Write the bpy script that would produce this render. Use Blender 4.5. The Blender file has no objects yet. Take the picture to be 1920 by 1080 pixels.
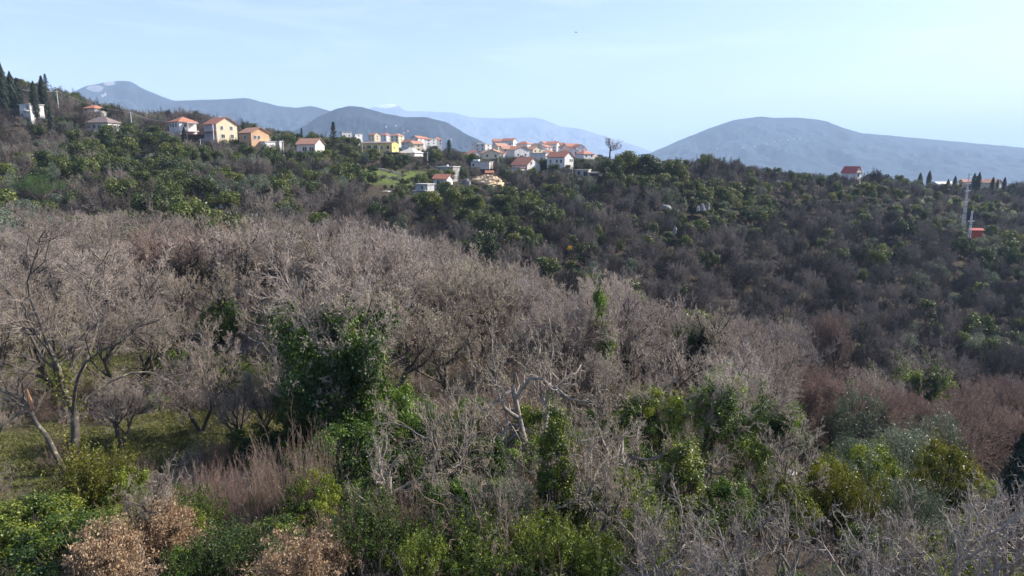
import bpy, math, random
import numpy as np
R = math.radians
# ------------------------------------------------------------------ camera, world, sun, exposure
F = 1320.0                      # focal length in px of the 1920 px wide photograph
PITCH = R(10.3)
CH = 150.0                      # camera height above the sea
SUN_AZ, SUN_EL = R(72), R(37)   # azimuth clockwise from the view direction (+Y)
sc = bpy.context.scene
cd = bpy.data.cameras.new('camera'); cam = bpy.data.objects.new('camera', cd); sc.collection.objects.link(cam)
cam.location = (0, 0, CH); cam.rotation_euler = (math.pi/2 - PITCH, 0, 0)
cd.sensor_width = 36; cd.lens = 36*F/1920; cd.clip_start = 0.5; cd.clip_end = 80000
sc.camera = cam
w = bpy.data.worlds.new('World'); sc.world = w; w.use_nodes = True
nt = w.node_tree; bg = nt.nodes['Background']
sky = nt.nodes.new('ShaderNodeTexSky'); sky.sky_type = 'NISHITA'; sky.sun_disc = False
sky.sun_elevation = SUN_EL; sky.sun_rotation = SUN_AZ
sky.altitude = 100; sky.air_density = 1.0; sky.dust_density = 1.2; sky.ozone_density = 3.0
tcw = nt.nodes.new('ShaderNodeTexCoord'); mpw = nt.nodes.new('ShaderNodeMapping'); mpw.inputs['Scale'].default_value = (1.2, 2.0, 9); mpw.inputs['Rotation'].default_value = (0, .12, 0)
nzw = nt.nodes.new('ShaderNodeTexNoise'); nzw.inputs['Scale'].default_value = 2.6; nzw.inputs['Detail'].default_value = 8; nzw.inputs['Roughness'].default_value = .62; nzw.inputs['Distortion'].default_value = .4
crw = nt.nodes.new('ShaderNodeValToRGB'); crw.color_ramp.elements[0].position = .52; crw.color_ramp.elements[1].position = .85; crw.color_ramp.elements[1].color = (.24, .24, .24, 1)
mxw = nt.nodes.new('ShaderNodeMixRGB'); mxw.inputs[2].default_value = (9.5, 10.2, 10.8, 1)   # thin high cloud
nt.links.new(tcw.outputs['Generated'], mpw.inputs[0]); nt.links.new(mpw.outputs[0], nzw.inputs['Vector']); nt.links.new(nzw.outputs[0], crw.inputs[0]); nt.links.new(crw.outputs[0], mxw.inputs[0])
nt.links.new(sky.outputs[0], mxw.inputs[1]); tnw = nt.nodes.new('ShaderNodeMixRGB'); tnw.blend_type = 'MULTIPLY'; tnw.inputs[0].default_value = 1; tnw.inputs[2].default_value = (1.06, .965, 1.05, 1); nt.links.new(mxw.outputs[0], tnw.inputs[1]); nt.links.new(tnw.outputs[0], bg.inputs[0]); bg.inputs[1].default_value = 0.092
sd = bpy.data.lights.new('sun', 'SUN'); sd.energy = 5.0; sd.angle = R(0.53); sd.color = (1, .93, .82)
so = bpy.data.objects.new('sun', sd); sc.collection.objects.link(so)
so.rotation_euler = (R(90)-SUN_EL, 0, -SUN_AZ + math.pi)
so.location = (0, 0, 400)
sc.view_settings.view_transform = 'Standard'; sc.view_settings.look = 'None'
sc.view_settings.exposure = 1.16; sc.view_settings.gamma = 1.0
sc.cycles.max_bounces = 6; sc.cycles.diffuse_bounces = 2; sc.cycles.glossy_bounces = 1
sc.cycles.transmission_bounces = 2; sc.cycles.transparent_max_bounces = 4; sc.cycles.volume_bounces = 2
sc.cycles.use_adaptive_sampling = True; sc.cycles.adaptive_threshold = 0.02
C = sc.collection

def tt(py):                     # slope (z per metre forward) of a photo row
    yc = (540-py)/F
    return (-math.sin(PITCH)+yc*math.cos(PITCH))/(math.cos(PITCH)+yc*math.sin(PITCH))
def at(px, py, Y):
    yc = (540-py)/F
    k = Y/(math.cos(PITCH)+yc*math.sin(PITCH))
    return ((px-960)/F*k, Y, CH+Y*tt(py))
def proj(x, y, z):              # world -> photo pixel (numpy ok)
    z = z-CH; y = np.maximum(y, .5)
    d = y*math.cos(PITCH)-z*math.sin(PITCH); v = y*math.sin(PITCH)+z*math.cos(PITCH)
    return 960+F*x/d, 540-F*v/d

# ------------------------------------------------------------------ materials
def mat(name):
    m = bpy.data.materials.new(name); m.use_nodes = True
    n = m.node_tree; n.nodes.clear()
    return m, n, lambda t, **k: mk_node(n, t, k)
def mk_node(n, t, k):
    nd = n.nodes.new('ShaderNode'+t)
    for a, b in k.items(): setattr(nd, a, b)
    return nd
def ramp(nd, stops):
    e = nd.color_ramp.elements
    while len(e) > 1: e.remove(e[-1])
    e[0].position = stops[0][0]; e[0].color = (*stops[0][1], 1)
    for p, c in stops[1:]:
        q = e.new(p); q.color = (*c, 1)
def leaf_mat(name, dark, mid, light, trans=.27, rough=.45, spread=.5):
    m, n, N = mat(name); L = n.links.new
    at_ = N('Attribute', attribute_name='tint'); oi = N('ObjectInfo')
    mx = N('MapRange'); mx.inputs[1].default_value = 0; mx.inputs[2].default_value = 1
    mx.inputs[3].default_value = -spread/2; mx.inputs[4].default_value = spread/2
    L(oi.outputs['Random'], mx.inputs[0])
    ad = N('Math', operation='ADD'); L(at_.outputs['Fac'], ad.inputs[0]); L(mx.outputs[0], ad.inputs[1])
    cr = N('ValToRGB'); ramp(cr, [(0.05, dark), (.5, mid), (.95, light)]); L(ad.outputs[0], cr.inputs[0])
    b = N('BsdfPrincipled'); b.inputs['Roughness'].default_value = rough; b.inputs['Specular IOR Level'].default_value = .35
    L(cr.outputs[0], b.inputs['Base Color'])
    tr = N('BsdfTranslucent'); hs = N('HueSaturation'); hs.inputs['Hue'].default_value = .485; hs.inputs['Saturation'].default_value = 1.1; hs.inputs['Value'].default_value = 1.2
    L(cr.outputs[0], hs.inputs['Color']); L(hs.outputs[0], tr.inputs[0])
    ms = N('MixShader'); ms.inputs[0].default_value = trans; L(b.outputs[0], ms.inputs[1]); L(tr.outputs[0], ms.inputs[2])
    o = N('OutputMaterial'); L(ms.outputs[0], o.inputs[0]); return m
def bark_mat(name, a, b_, scale=3.0, spread=.3, lichen=None):
    m, n, N = mat(name); L = n.links.new
    tc = N('TexCoord'); nz = N('TexNoise'); nz.inputs['Scale'].default_value = scale; nz.inputs['Detail'].default_value = 6; nz.inputs['Roughness'].default_value = .7
    L(tc.outputs['Object'], nz.inputs['Vector'])
    oi = N('ObjectInfo'); mx = N('MapRange'); mx.inputs[3].default_value = -spread/2; mx.inputs[4].default_value = spread/2; L(oi.outputs['Random'], mx.inputs[0])
    ad = N('Math', operation='ADD'); L(nz.outputs[0], ad.inputs[0]); L(mx.outputs[0], ad.inputs[1])
    cr = N('ValToRGB'); st = [(.25, a), (.7, b_)]
    if lichen: st.append((.8, lichen))
    ramp(cr, st); L(ad.outputs[0], cr.inputs[0])
    b = N('BsdfPrincipled'); b.inputs['Roughness'].default_value = .85; b.inputs['Specular IOR Level'].default_value = .15; L(cr.outputs[0], b.inputs['Base Color'])
    o = N('OutputMaterial'); L(b.outputs[0], o.inputs[0]); return m
def plain_mat(name, col, rough=.8, var=.15, scale=.8, spec=.3, streak=False):
    m, n, N = mat(name); L = n.links.new
    tc = N('TexCoord'); mp = N('Mapping'); L(tc.outputs['Object'], mp.inputs[0])
    if streak: mp.inputs['Scale'].default_value = (1, 1, .2)
    nz = N('TexNoise'); nz.inputs['Scale'].default_value = scale; nz.inputs['Detail'].default_value = 5; L(mp.outputs[0], nz.inputs['Vector'])
    cr = N('ValToRGB'); ramp(cr, [(.3, tuple(c*(1-var) for c in col)), (.7, tuple(min(1, c*(1+var)) for c in col))]); L(nz.outputs[0], cr.inputs[0])
    b = N('BsdfPrincipled'); b.inputs['Roughness'].default_value = rough; b.inputs['Specular IOR Level'].default_value = spec; L(cr.outputs[0], b.inputs['Base Color'])
    o = N('OutputMaterial'); L(b.outputs[0], o.inputs[0]); return m
def tile_mat(name, a, b_):
    m, n, N = mat(name); L = n.links.new
    tc = N('TexCoord'); nz = N('TexNoise'); nz.inputs['Scale'].default_value = 2.2; nz.inputs['Detail'].default_value = 6; L(tc.outputs['Object'], nz.inputs['Vector'])
    wv = N('TexWave'); wv.inputs['Scale'].default_value = 1.4; wv.inputs['Distortion'].default_value = .4; L(tc.outputs['Object'], wv.inputs['Vector'])
    cr = N('ValToRGB'); ramp(cr, [(.3, a), (.7, b_)]); L(nz.outputs[0], cr.inputs[0])
    mm = N('MixRGB', blend_type='MULTIPLY'); mm.inputs[0].default_value = .25; L(cr.outputs[0], mm.inputs[1]); L(wv.outputs[0], mm.inputs[2])
    b = N('BsdfPrincipled'); b.inputs['Roughness'].default_value = .8; L(mm.outputs[0], b.inputs['Base Color'])
    o = N('OutputMaterial'); L(b.outputs[0], o.inputs[0]); return m

M = {}
M['oak'] = leaf_mat('evergreen_leaf', (.018, .032, .012), (.055, .08, .018), (.16, .18, .035))
M['bright'] = leaf_mat('yellow_green_lit_leaf', (.02, .045, .010), (.10, .135, .018), (.30, .31, .04), spread=.3)  # yellow-green laurel, colour brightened so the foliage reads as sunlit
M['olive'] = leaf_mat('olive_leaf', (.055, .075, .045), (.11, .14, .09), (.19, .22, .15), rough=.4)
M['ivy'] = leaf_mat('ivy_leaf', (.008, .025, .007), (.045, .095, .016), (.18, .27, .04), rough=.5)  # light end raised to put sunlit highlights into the ivy colour
M['laurel'] = leaf_mat('laurel_leaf', (.010, .030, .008), (.055, .10, .014), (.24, .28, .03), rough=.45)  # lightest stop holds painted highlights of the lit sides
M['yellow'] = leaf_mat('yellowing_leaf', (.05, .065, .012), (.12, .13, .015), (.26, .24, .03), rough=.4, spread=.3)
M['dry'] = leaf_mat('dry_leaf', (.18, .12, .06), (.34, .235, .14), (.52, .39, .25), trans=.3, rough=.6, spread=.2)
M['cypress'] = leaf_mat('cypress_leaf', (.008, .016, .010), (.018, .032, .018), (.035, .055, .028), trans=.15)
M['pine'] = leaf_mat('pine_needles', (.018, .04, .012), (.04, .085, .022), (.08, .14, .035), trans=.2)
M['gorse'] = leaf_mat('gorse_flower', (.35, .22, .01), (.55, .36, .02), (.7, .5, .03), trans=.2)
M['grass'] = leaf_mat('grass_blade', (.06, .07, .022), (.13, .14, .04), (.22, .21, .08), trans=.3)
M['bark'] = bark_mat('grey_bark', (.035, .03, .026), (.12, .10, .085), 2.5, lichen=(.20, .20, .10))
M['twig'] = bark_mat('grey_twig', (.19, .155, .13), (.39, .33, .28), .8, spread=.4)
M['twig_brown'] = bark_mat('brown_twig', (.17, .14, .108), (.35, .298, .23), .8, spread=.4)
M['twig_lilac'] = bark_mat('lilac_twig', (.19, .16, .145), (.38, .325, .295), .8, spread=.4)
M['pale'] = bark_mat('pale_twig', (.17, .145, .122), (.38, .33, .28), 1.2)
M['palebark'] = bark_mat('pale_bark', (.07, .06, .05), (.34, .30, .26), 3.5)
M['redtwig'] = bark_mat('red_twig', (.16, .11, .09), (.28, .20, .165), .8)
M['browntwig'] = bark_mat('brown_twig', (.12, .085, .065), (.24, .18, .14), .8)
M['fartwig'] = bark_mat('distant_twig', (.052, .044, .038), (.205, .175, .148), .35, spread=.85)
M['farbark'] = bark_mat('distant_bark', (.05, .04, .035), (.12, .10, .09), .6)
M['oldbark'] = bark_mat('lichened_bark', (.03, .026, .022), (.11, .095, .08), 3.0, lichen=(.30, .29, .16))
M['snag'] = bark_mat('broken_wood', (.25, .12, .06), (.45, .26, .15), 4)
M['white'] = plain_mat('white_render', (.60, .58, .55), var=.13, streak=True)
M['cream'] = plain_mat('cream_render', (.64, .54, .37), var=.06)
M['tan'] = plain_mat('tan_render', (.52, .33, .19), var=.07)
M['yellow_wall'] = plain_mat('yellow_render', (.66, .50, .16), var=.07)
M['lilac'] = plain_mat('lilac_shade_tone', (.42, .36, .36), var=.08)  # lilac tone stands for shade on the front of the cream house
M['grey'] = plain_mat('grey_render', (.40, .40, .40), var=.15, scale=1.5)
M['block'] = plain_mat('bare_concrete', (.26, .25, .24), var=.3, scale=1.5)
M['beton'] = plain_mat('pale_concrete', (.5, .48, .44), var=.15)
M['stone'] = plain_mat('rubble_stone', (.42, .39, .34), var=.35, scale=2.5)
M['rock'] = plain_mat('limestone', (.24, .23, .22), var=.5, scale=2.2)
M['sand'] = plain_mat('yellow_earth', (.50, .38, .24), var=.3, scale=.5)
M['glass'] = plain_mat('window_glass', (.03, .035, .04), rough=.15, var=.2, spec=.6)
M['frame'] = plain_mat('window_frame', (.65, .65, .63), var=.05)
M['darkwood'] = plain_mat('dark_wood', (.06, .035, .03), var=.3)
M['metal'] = plain_mat('galvanised_steel', (.62, .63, .64), rough=.5, var=.1)
M['redmetal'] = plain_mat('red_paint', (.42, .07, .05), rough=.6, var=.1)
M['roof'] = tile_mat('orange_tiles', (.33, .12, .07), (.48, .21, .13))
M['roof_old'] = tile_mat('weathered_tiles', (.34, .17, .11), (.50, .27, .18))
M['roof_red'] = tile_mat('dark_red_tiles', (.33, .06, .05), (.45, .10, .08))
M['roof_brown'] = tile_mat('brown_tiles', (.16, .12, .11), (.24, .19, .17))
M['roof_white'] = plain_mat('white_sheeting', (.7, .7, .7), var=.1)
M['water'] = plain_mat('sea_water', (.03, .07, .1), rough=.15, var=.1, scale=.01)

# ------------------------------------------------------------------ mesh helpers
def mk_mesh(name, V, Q, mi=None, mats=(), tint=None, smooth=False):
    me = bpy.data.meshes.new(name)
    V = np.asarray(V, dtype=np.float32); Q = np.asarray(Q, dtype=np.int32)
    k = Q.shape[1]
    me.vertices.add(len(V)); me.vertices.foreach_set('co', V.ravel())
    me.loops.add(Q.size); me.loops.foreach_set('vertex_index', Q.ravel())
    me.polygons.add(len(Q)); me.polygons.foreach_set('loop_start', np.arange(0, Q.size, k, dtype=np.int32))
    for m in mats: me.materials.append(m)
    if mi is not None: me.polygons.foreach_set('material_index', np.asarray(mi, dtype=np.int32))
    me.polygons.foreach_set('use_smooth', np.full(len(Q), bool(smooth)))
    if tint is not None:
        a = me.attributes.new('tint', 'FLOAT', 'POINT'); a.data.foreach_set('value', np.asarray(tint, dtype=np.float32))
    me.update(calc_edges=True); me.validate() if False else None
    return me
class Geo:                      # collects quads with material slot and tint
    def __init__(s): s.V = []; s.Q = []; s.I = []; s.T = []; s.n = 0
    def add(s, V, Q, mi=0, tint=None):
        if len(V) == 0: return
        s.V.append(V); s.Q.append(Q+s.n); s.I.append(np.full(len(Q), mi)); s.T.append(np.full(len(V), .5) if tint is None else tint); s.n += len(V)
    def mesh(s, name, mats):
        return mk_mesh(name, np.concatenate(s.V), np.concatenate(s.Q), np.concatenate(s.I), mats, np.concatenate(s.T), smooth=name in ('trunk', 'crown', 'stems', 'pole', 'power_line', 'bird'))
def unit(a): return a/(np.linalg.norm(a, axis=-1, keepdims=True)+1e-9)
def tubes(P, Rd, K):            # P (N,S+1,3), Rd (N,S+1)
    N_, S1, _ = P.shape
    d = np.empty_like(P); d[:, 1:-1] = P[:, 2:]-P[:, :-2]; d[:, 0] = P[:, 1]-P[:, 0]; d[:, -1] = P[:, -1]-P[:, -2]
    d = unit(d); ref = np.where(np.abs(d[:, :1, 2:3]) > .8, np.array([1., 0, 0]), np.array([0, 0, 1.]))
    a = unit(np.cross(d, ref)); b = np.cross(d, a)
    th = np.arange(K)*2*math.pi/K
    V = P[:, :, None, :]+Rd[:, :, None, None]*(np.cos(th)[None, None, :, None]*a[:, :, None, :]+np.sin(th)[None, None, :, None]*b[:, :, None, :])
    idx = np.arange(N_*S1*K).reshape(N_, S1, K)
    i0 = idx[:, :-1]; i1 = idx[:, 1:]
    Q = np.stack([i0, np.roll(i0, -1, 2), np.roll(i1, -1, 2), i1], -1).reshape(-1, 4)
    return V.reshape(-1, 3), Q
def polyline(rng, p, d, L, r, S, wob, up, tip=.35):
    """curved branches from starts p along d; vectorised"""
    n = len(p); P = np.empty((n, S+1, 3)); P[:, 0] = p; d = d.copy()
    for s in range(S):
        d = unit(d+rng.normal(0, wob, (n, 3))+np.array([0, 0, up]))
        P[:, s+1] = P[:, s]+d*(L/S)[:, None]
    t = np.linspace(0, 1, S+1)
    return P, r[:, None]*(1-(1-tip)*t)[None, :]
def spawn(rng, P, Rd, per, t0, ang, lr, rr, S, wob, up, Ls, tip=.35, minr=0):
    n, S1, _ = P.shape
    t = t0+(1-t0)*(np.arange(per)[None, :]+rng.random((n, per)))/per
    t = np.clip(t, 0, .999); f = t*(S1-1); i = f.astype(int); fr = (f-i)[..., None]
    ni = np.arange(n)[:, None]
    p = P[ni, i]*(1-fr)+P[ni, i+1]*fr; tan = unit(P[ni, i+1]-P[ni, i])
    r = Rd[ni, i]
    ax = unit(np.cross(tan, unit(rng.normal(size=(n, per, 3)))))
    a = rng.normal(ang, ang*.25, (n, per))[..., None]
    d = unit(tan*np.cos(a)+ax*np.sin(a))
    L = np.broadcast_to(Ls[:, None], (n, per))*lr*(1.15-.6*t)*rng.uniform(.7, 1.25, (n, per))
    p = p.reshape(-1, 3); d = d.reshape(-1, 3); L = L.ravel(); r = np.maximum((r*rr).ravel(), minr)
    P2, R2 = polyline(rng, p, d, L, r, S, wob, up, tip)
    return P2, R2, L

def bare_tree(seed, H=10, stems=1, levels=5, per=(6, 6, 7, 7, 3), base_r=.22, minr=.007, up=.10, wob=.16, sides=(7, 5, 4, 3, 3, 3),
              trunk=None, spread=.75, lean=.15, trunk_frac=.38, split=2):
    """returns Geo trunk, Geo crown, level polylines. levels 0..split-1 go to trunk."""
    rng = np.random.default_rng(seed); gt, gc = Geo(), Geo(); out = []
    if trunk is None:
        p = np.zeros((stems, 3)); p[:, :2] = rng.normal(0, .12*(stems > 1), (stems, 2))
        d = unit(np.concatenate([rng.normal(0, lean+.22*(stems > 1), (stems, 2)), np.ones((stems, 1))], 1))
        L = np.full(stems, H*trunk_frac)*rng.uniform(.9, 1.15, stems)
        P, Rd = polyline(rng, p, d, L, np.full(stems, base_r/math.sqrt(stems)), 7, .10, .12, .6)
        Rd[:, 0] *= 1.35
    else:
        P, Rd, L = trunk
    out.append((P, Rd)); V, Q = tubes(P, Rd, sides[0]); gt.add(V, Q)
    lrs = [(H*(1-trunk_frac)*.85)/max(L.mean(), .1), .58, .52, .5, .5, .5]
    angs = [spread, .75, .75, .75, .8, .8]; t0s = [.45, .15, .1, .08, .05, .05]
    Ss = [7, 6, 5, 4, 3, 2]
    for k in range(levels):
        P, Rd, L = spawn(rng, P, Rd, per[k], t0s[k], angs[k], lrs[k], [.62, .55, .5, .55, .7, .8][k], Ss[k], wob, up*(1, 1, .9, 1.1, 1.2, 1)[k], L, .3, minr)
        out.append((P, Rd)); V, Q = tubes(P, Rd, sides[k+1]); (gt if k+1 < split else gc).add(V, Q)
    return gt, gc, out

def leaves(rng, c, nrm, size, asp=.55, jit=.7, g=None, mi=0, tint=None, droop=0):
    n = len(c); nn = unit(nrm+rng.normal(0, jit, (n, 3)))
    d = unit(np.cross(nn, rng.normal(size=(n, 3)))+np.array([0, 0, -droop])); s = np.cross(nn, d)
    sz = (size*rng.uniform(.6, 1.35, n))[:, None]
    V = np.stack([c-d*sz*.5, c+s*sz*asp*.5+nn*sz*.08, c+d*sz*.5, c-s*sz*asp*.5+nn*sz*.08], 1).reshape(-1, 3)
    if tint is None: tint = rng.uniform(.1, .9, n)
    g.add(V, np.arange(4*n).reshape(n, 4), mi, np.repeat(tint, 4))
def sph(rng, n): return unit(rng.normal(size=(n, 3)))
def lobes(rng, n, rx, ry, rz, cz, fill=.75, rad=(.22, .42)):
    u = sph(rng, n); k = rng.uniform(.45, 1, n)[:, None]**.6*fill
    c = u*k*np.array([rx, ry, rz])+np.array([0, 0, cz])
    return c, rng.uniform(rad[0], rad[1], n)*(rx+ry+rz)/3
def leafy(rng, g, cs, rs, dens, size, mi=0, asp=.55, flat=.8, jit=.7, zmin=.05, tvar=.22, droop=0):
    for c, r in zip(cs, rs):
        n = max(8, int(dens*r*r)); u = sph(rng, n)
        bump = 1+.18*np.sin(u[:, 0]*7+c[0]*3)*np.cos(u[:, 1]*6+c[1])+.1*np.sin(u[:, 2]*11)
        k = (rng.uniform(.0, 1, n)**.25)*bump
        p = c+u*(r*k)[:, None]*np.array([1, 1, flat])
        ok = p[:, 2] > zmin; p = p[ok]; uu = u[ok]
        base = rng.uniform(.5-tvar, .5+tvar)
        leaves(rng, p, uu+np.array([0, 0, .35]), size, asp, jit, g, mi, np.clip(base+rng.normal(0, .13, len(p)), 0, 1), droop)
def stray(rng, g, n, rx, ry, rz, cz, size, mi, asp, m=1.0):
    u = sph(rng, n); k = rng.uniform(.55, 1.12, n)[:, None]; p = u*k*np.array([rx, ry, rz])*m+np.array([0, 0, cz]); p = p+.25*np.sin(p[:, ::-1]*2.7+1)
    ok = (p[:, 2] > .1) & (np.sin(p[:, 0]*3.1+p[:, 2]*2)+np.cos(p[:, 1]*2.7-p[:, 2]) > -.5); p = p[ok]; leaves(rng, p, u[ok], size, asp, .9, g, mi, np.clip(rng.normal(.55, .22, len(p)), 0, 1))
def limbs_to(rng, g, cs, r0, K=4, mi=0, base=(0, 0, 0), S=5):
    """a trunk and limbs leading into each lobe"""
    n = len(cs); b = np.array(base, float); t = np.linspace(0, 1, S+1)
    fork = b+np.array([0, 0, max(.3, cs[:, 2].min()*.55)])
    P = np.empty((n, S+1, 3))
    for i in range(n):
        mid = fork*.5+cs[i]*.5+rng.normal(0, .15, 3)*np.linalg.norm(cs[i]-fork)*.4
        P[i] = ((1-t)**2)[:, None]*fork+(2*t*(1-t))[:, None]*mid+(t**2)[:, None]*cs[i]
    V, Q = tubes(P, np.linspace(1, .25, S+1)[None, :]*np.full((n, 1), r0*.45), K); g.add(V, Q, mi)
    P0 = (b-np.array([0, 0, .4]))[None, None, :]+(fork-b+np.array([0, 0, .45]))[None, None, :]*np.linspace(0, 1, 4)[None, :, None]
    V, Q = tubes(P0, np.array([[r0*1.3, r0, r0*.85, r0*.7]]), 7); g.add(V, Q, mi)

# ------------------------------------------------------------------ terrain
UC = (np.array([-400, 0, 300, 640, 800, 960, 1120, 1280, 1600, 1920, 2300])-960)/F
YC = np.array([5, 20, 33, 50, 70, 90, 120, 150, 200, 250, 300, 350, 420, 550, 900, 1400, 2200, 4000])
ZT = np.array([
 [-13,-13.5,-15,-14,-13,-12,-8,-2, 10, 24, 36, 44, 50, 50, 30,-20,-120,-150],
 [-13.3,-13.6,-15.5,-15,-15,-16,-15,-11,0, 14, 31, 37, 37, 28, -20,-100,-150,-150],
 [-13.3,-13.6,-15.5,-15,-15,-16,-15,-11.5,-4, 6, 14, 16, 9, -10, -60,-120,-150,-150],
 [-13.5,-13.8,-16,-16,-14.5,-15.5,-18,-17,-9,-3, 2, 2, 0, -8, -6, -60,-150,-150],
 [-13.5,-13.8,-16,-17,-16.5,-18.5,-22,-22,-14,-9,-2, 0,-2, -8, 2, -60,-150,-150],
 [-13.8,-14,-16,-18,-19.5,-22,-26,-26,-18,-11,-5,-4,-5,-8, 3, -60,-150,-150],
 [-13.8,-14,-16.5,-19,-21,-25,-30,-29,-21,-12,-5,-5,-7,-9, -2, -60,-150,-150],
 [-14,-14.2,-17,-20,-23,-28,-33,-32,-23,-13,-5,-14,-40,-80,-120,-150,-150,-150],
 [-14,-14.2,-18,-23,-29,-35,-37,-41,-32,-23,-13,-10,-30,-80,-130,-150,-150,-150],
 [-14,-14.2,-18,-25,-32,-37,-42,-44,-38,-32,-26,-21,-18,-30,-120,-150,-150,-150],
 [-14,-14.2,-18,-26,-33,-38,-42,-43,-34,-24,-14,-6, 0,-10,-100,-150,-150,-150]], float)
def smooth_noise(x, y):
    return (np.sin(x*.031+1.3)*np.cos(y*.027+.4)*1.2+np.sin(x*.083+y*.041)*.5+np.sin(x*.19-y*.23+2)*.22+np.sin(x*.47+y*.39)*.08)
def gz(x, y):
    x = np.asarray(x, float); y = np.asarray(y, float)
    yy = np.clip(y, 6, 3999); u = np.clip(x/np.maximum(yy, 12), UC[0], UC[-1]-1e-6)
    iu = np.clip(np.searchsorted(UC, u, side='right')-1, 0, len(UC)-2); fu = (u-UC[iu])/(UC[iu+1]-UC[iu]); fu = fu*fu*(3-2*fu)
    ly = np.log(yy); LY = np.log(YC)
    iy = np.clip(np.searchsorted(LY, ly, side='right')-1, 0, len(YC)-2); fy = (ly-LY[iy])/(LY[iy+1]-LY[iy]); fy = fy*.5+.5*fy*fy*(3-2*fy)
    z = (ZT[iu, iy]*(1-fu)+ZT[iu+1, iy]*fu)*(1-fy)+(ZT[iu, iy+1]*(1-fu)+ZT[iu+1, iy+1]*fu)*fy
    nn = smooth_noise(x, y)*np.clip((1500-np.abs(y))/1000, 0, 1)*np.clip(np.abs(y)/120, .2, 1)
    far = np.clip((np.hypot(x, y)-1800)/1500, 0, 1)
    return CH+(z+nn)*(1-far)-150*far
def ground():
    n = 380; s = np.linspace(-1, 1, n); k = 7.2
    xs = np.sinh(s*k)/math.sinh(k)*26000; ys = np.sinh(s*k)/math.sinh(k)*26000
    # denser around the place: blend with a linear band
    xs = np.sort(np.concatenate([np.linspace(-420, 420, 210), xs[np.abs(xs) > 425]]))
    ys = np.sort(np.concatenate([np.linspace(-60, 480, 180), ys[(ys > 485) | (ys < -64)]]))
    X, Y = np.meshgrid(xs, ys); Z = gz(X, Y)
    V = np.stack([X, Y, Z], -1).reshape(-1, 3); idx = np.arange(len(V)).reshape(X.shape)
    Q = np.stack([idx[:-1, :-1], idx[:-1, 1:], idx[1:, 1:], idx[1:, :-1]], -1).reshape(-1, 4)
    m, n_, N = mat('woodland_floor'); L = n_.links.new
    tc = N('TexCoord')
    def noise(sc_, det=6, ro=.6):
        q = N('TexNoise'); q.inputs['Scale'].default_value = sc_; q.inputs['Detail'].default_value = det; q.inputs['Roughness'].default_value = ro
        L(tc.outputs['Object'], q.inputs['Vector']); return q
    a = noise(1.7); litter = N('ValToRGB'); ramp(litter, [(.3, (.022, .018, .013)), (.5, (.042, .034, .024)), (.75, (.085, .066, .045))]); L(a.outputs[0], litter.inputs[0])
    b = noise(.9, 8, .7); grass = N('ValToRGB'); ramp(grass, [(.3, (.04, .04, .018)), (.5, (.10, .11, .035)), (.7, (.17, .165, .065))]); L(b.outputs[0], grass.inputs[0])
    lush = N('ValToRGB'); ramp(lush, [(.35, (.06, .052, .03)), (.48, (.075, .10, .025)), (.7, (.15, .20, .045))]); L(b.outputs[0], lush.inputs[0])
    c = noise(.11, 4); cr = N('ValToRGB'); ramp(cr, [(.46, (0, 0, 0)), (.6, (1, 1, 1))]); L(c.outputs[0], cr.inputs[0])
    ga = N('Attribute', attribute_name='grass'); la = N('Attribute', attribute_name='lush')
    mx = N('Math', operation='MAXIMUM'); h = N('Math', operation='MULTIPLY'); h.inputs[1].default_value = .45; ng = N('Attribute', attribute_name='near'); L(cr.outputs[0], h.inputs[0]); L(ng.outputs['Fac'], h.inputs[1])
    L(h.outputs[0], mx.inputs[0]); L(ga.outputs['Fac'], mx.inputs[1])
    m1 = N('MixRGB'); L(mx.outputs[0], m1.inputs[0]); L(litter.outputs[0], m1.inputs[1]); L(grass.outputs[0], m1.inputs[2])
    m2 = N('MixRGB'); L(la.outputs['Fac'], m2.inputs[0]); L(m1.outputs[0], m2.inputs[1]); L(lush.outputs[0], m2.inputs[2])
    bs = N('BsdfPrincipled'); bs.inputs['Roughness'].default_value = .95; bs.inputs['Specular IOR Level'].default_value = .1; L(m2.outputs[0], bs.inputs['Base Color'])
    bp = N('Bump'); bp.inputs['Strength'].default_value = .6; bp.inputs['Distance'].default_value = .2; L(b.outputs[0], bp.inputs['Height']); L(bp.outputs[0], bs.inputs['Normal'])
    o = N('OutputMaterial'); L(bs.outputs[0], o.inputs[0])
    me = mk_mesh('ground', V, Q, mats=[m], smooth=True)
    g = clearing(V[:, 0], V[:, 1]); l = meadow(V[:, 0], V[:, 1])
    near = .4*np.clip(1-np.hypot(V[:, 0], V[:, 1])/110, 0, 1)
    for nm, d in (('grass', g), ('lush', l), ('near', near)):
        q = me.attributes.new(nm, 'FLOAT', 'POINT'); q.data.foreach_set('value', d.astype(np.float32))
    ob = bpy.data.objects.new('ground', me); C.objects.link(ob); ob['kind'] = 'structure'
def blob(x, y, cx, cy, rx, ry): return np.clip(1.6*(1-np.sqrt(((x-cx)/rx)**2+((y-cy)/ry)**2))+.3, 0, 1)
CLEAR = [(-25, 34, 8, 5), (-29, 51, 10, 5), (-16, 38.5, 7, 3.4), (-42, 58, 7, 4), (21, 41, 4, 2.5)]
def clearing(x, y):
    r = 0*x
    for c in CLEAR: r = np.maximum(r, blob(x, y, *c))
    return r
MEAD = [(-43, 252, 15, 20), (-33, 268, 12, 12), (205, 330, 14, 9), (183, 303, 14, 8), (226, 310, 10, 8), (245, 330, 20, 7), (-50, 232, 8, 6)]
def meadow(x, y):
    r = 0*x
    for c in MEAD: r = np.maximum(r, blob(x, y, *c))
    return r
ground()
def tag(o, label, cat, group=None, kind=None):
    o['label'] = label; o['category'] = cat
    if group: o['group'] = group
    if kind: o['kind'] = kind
    return o
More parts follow.
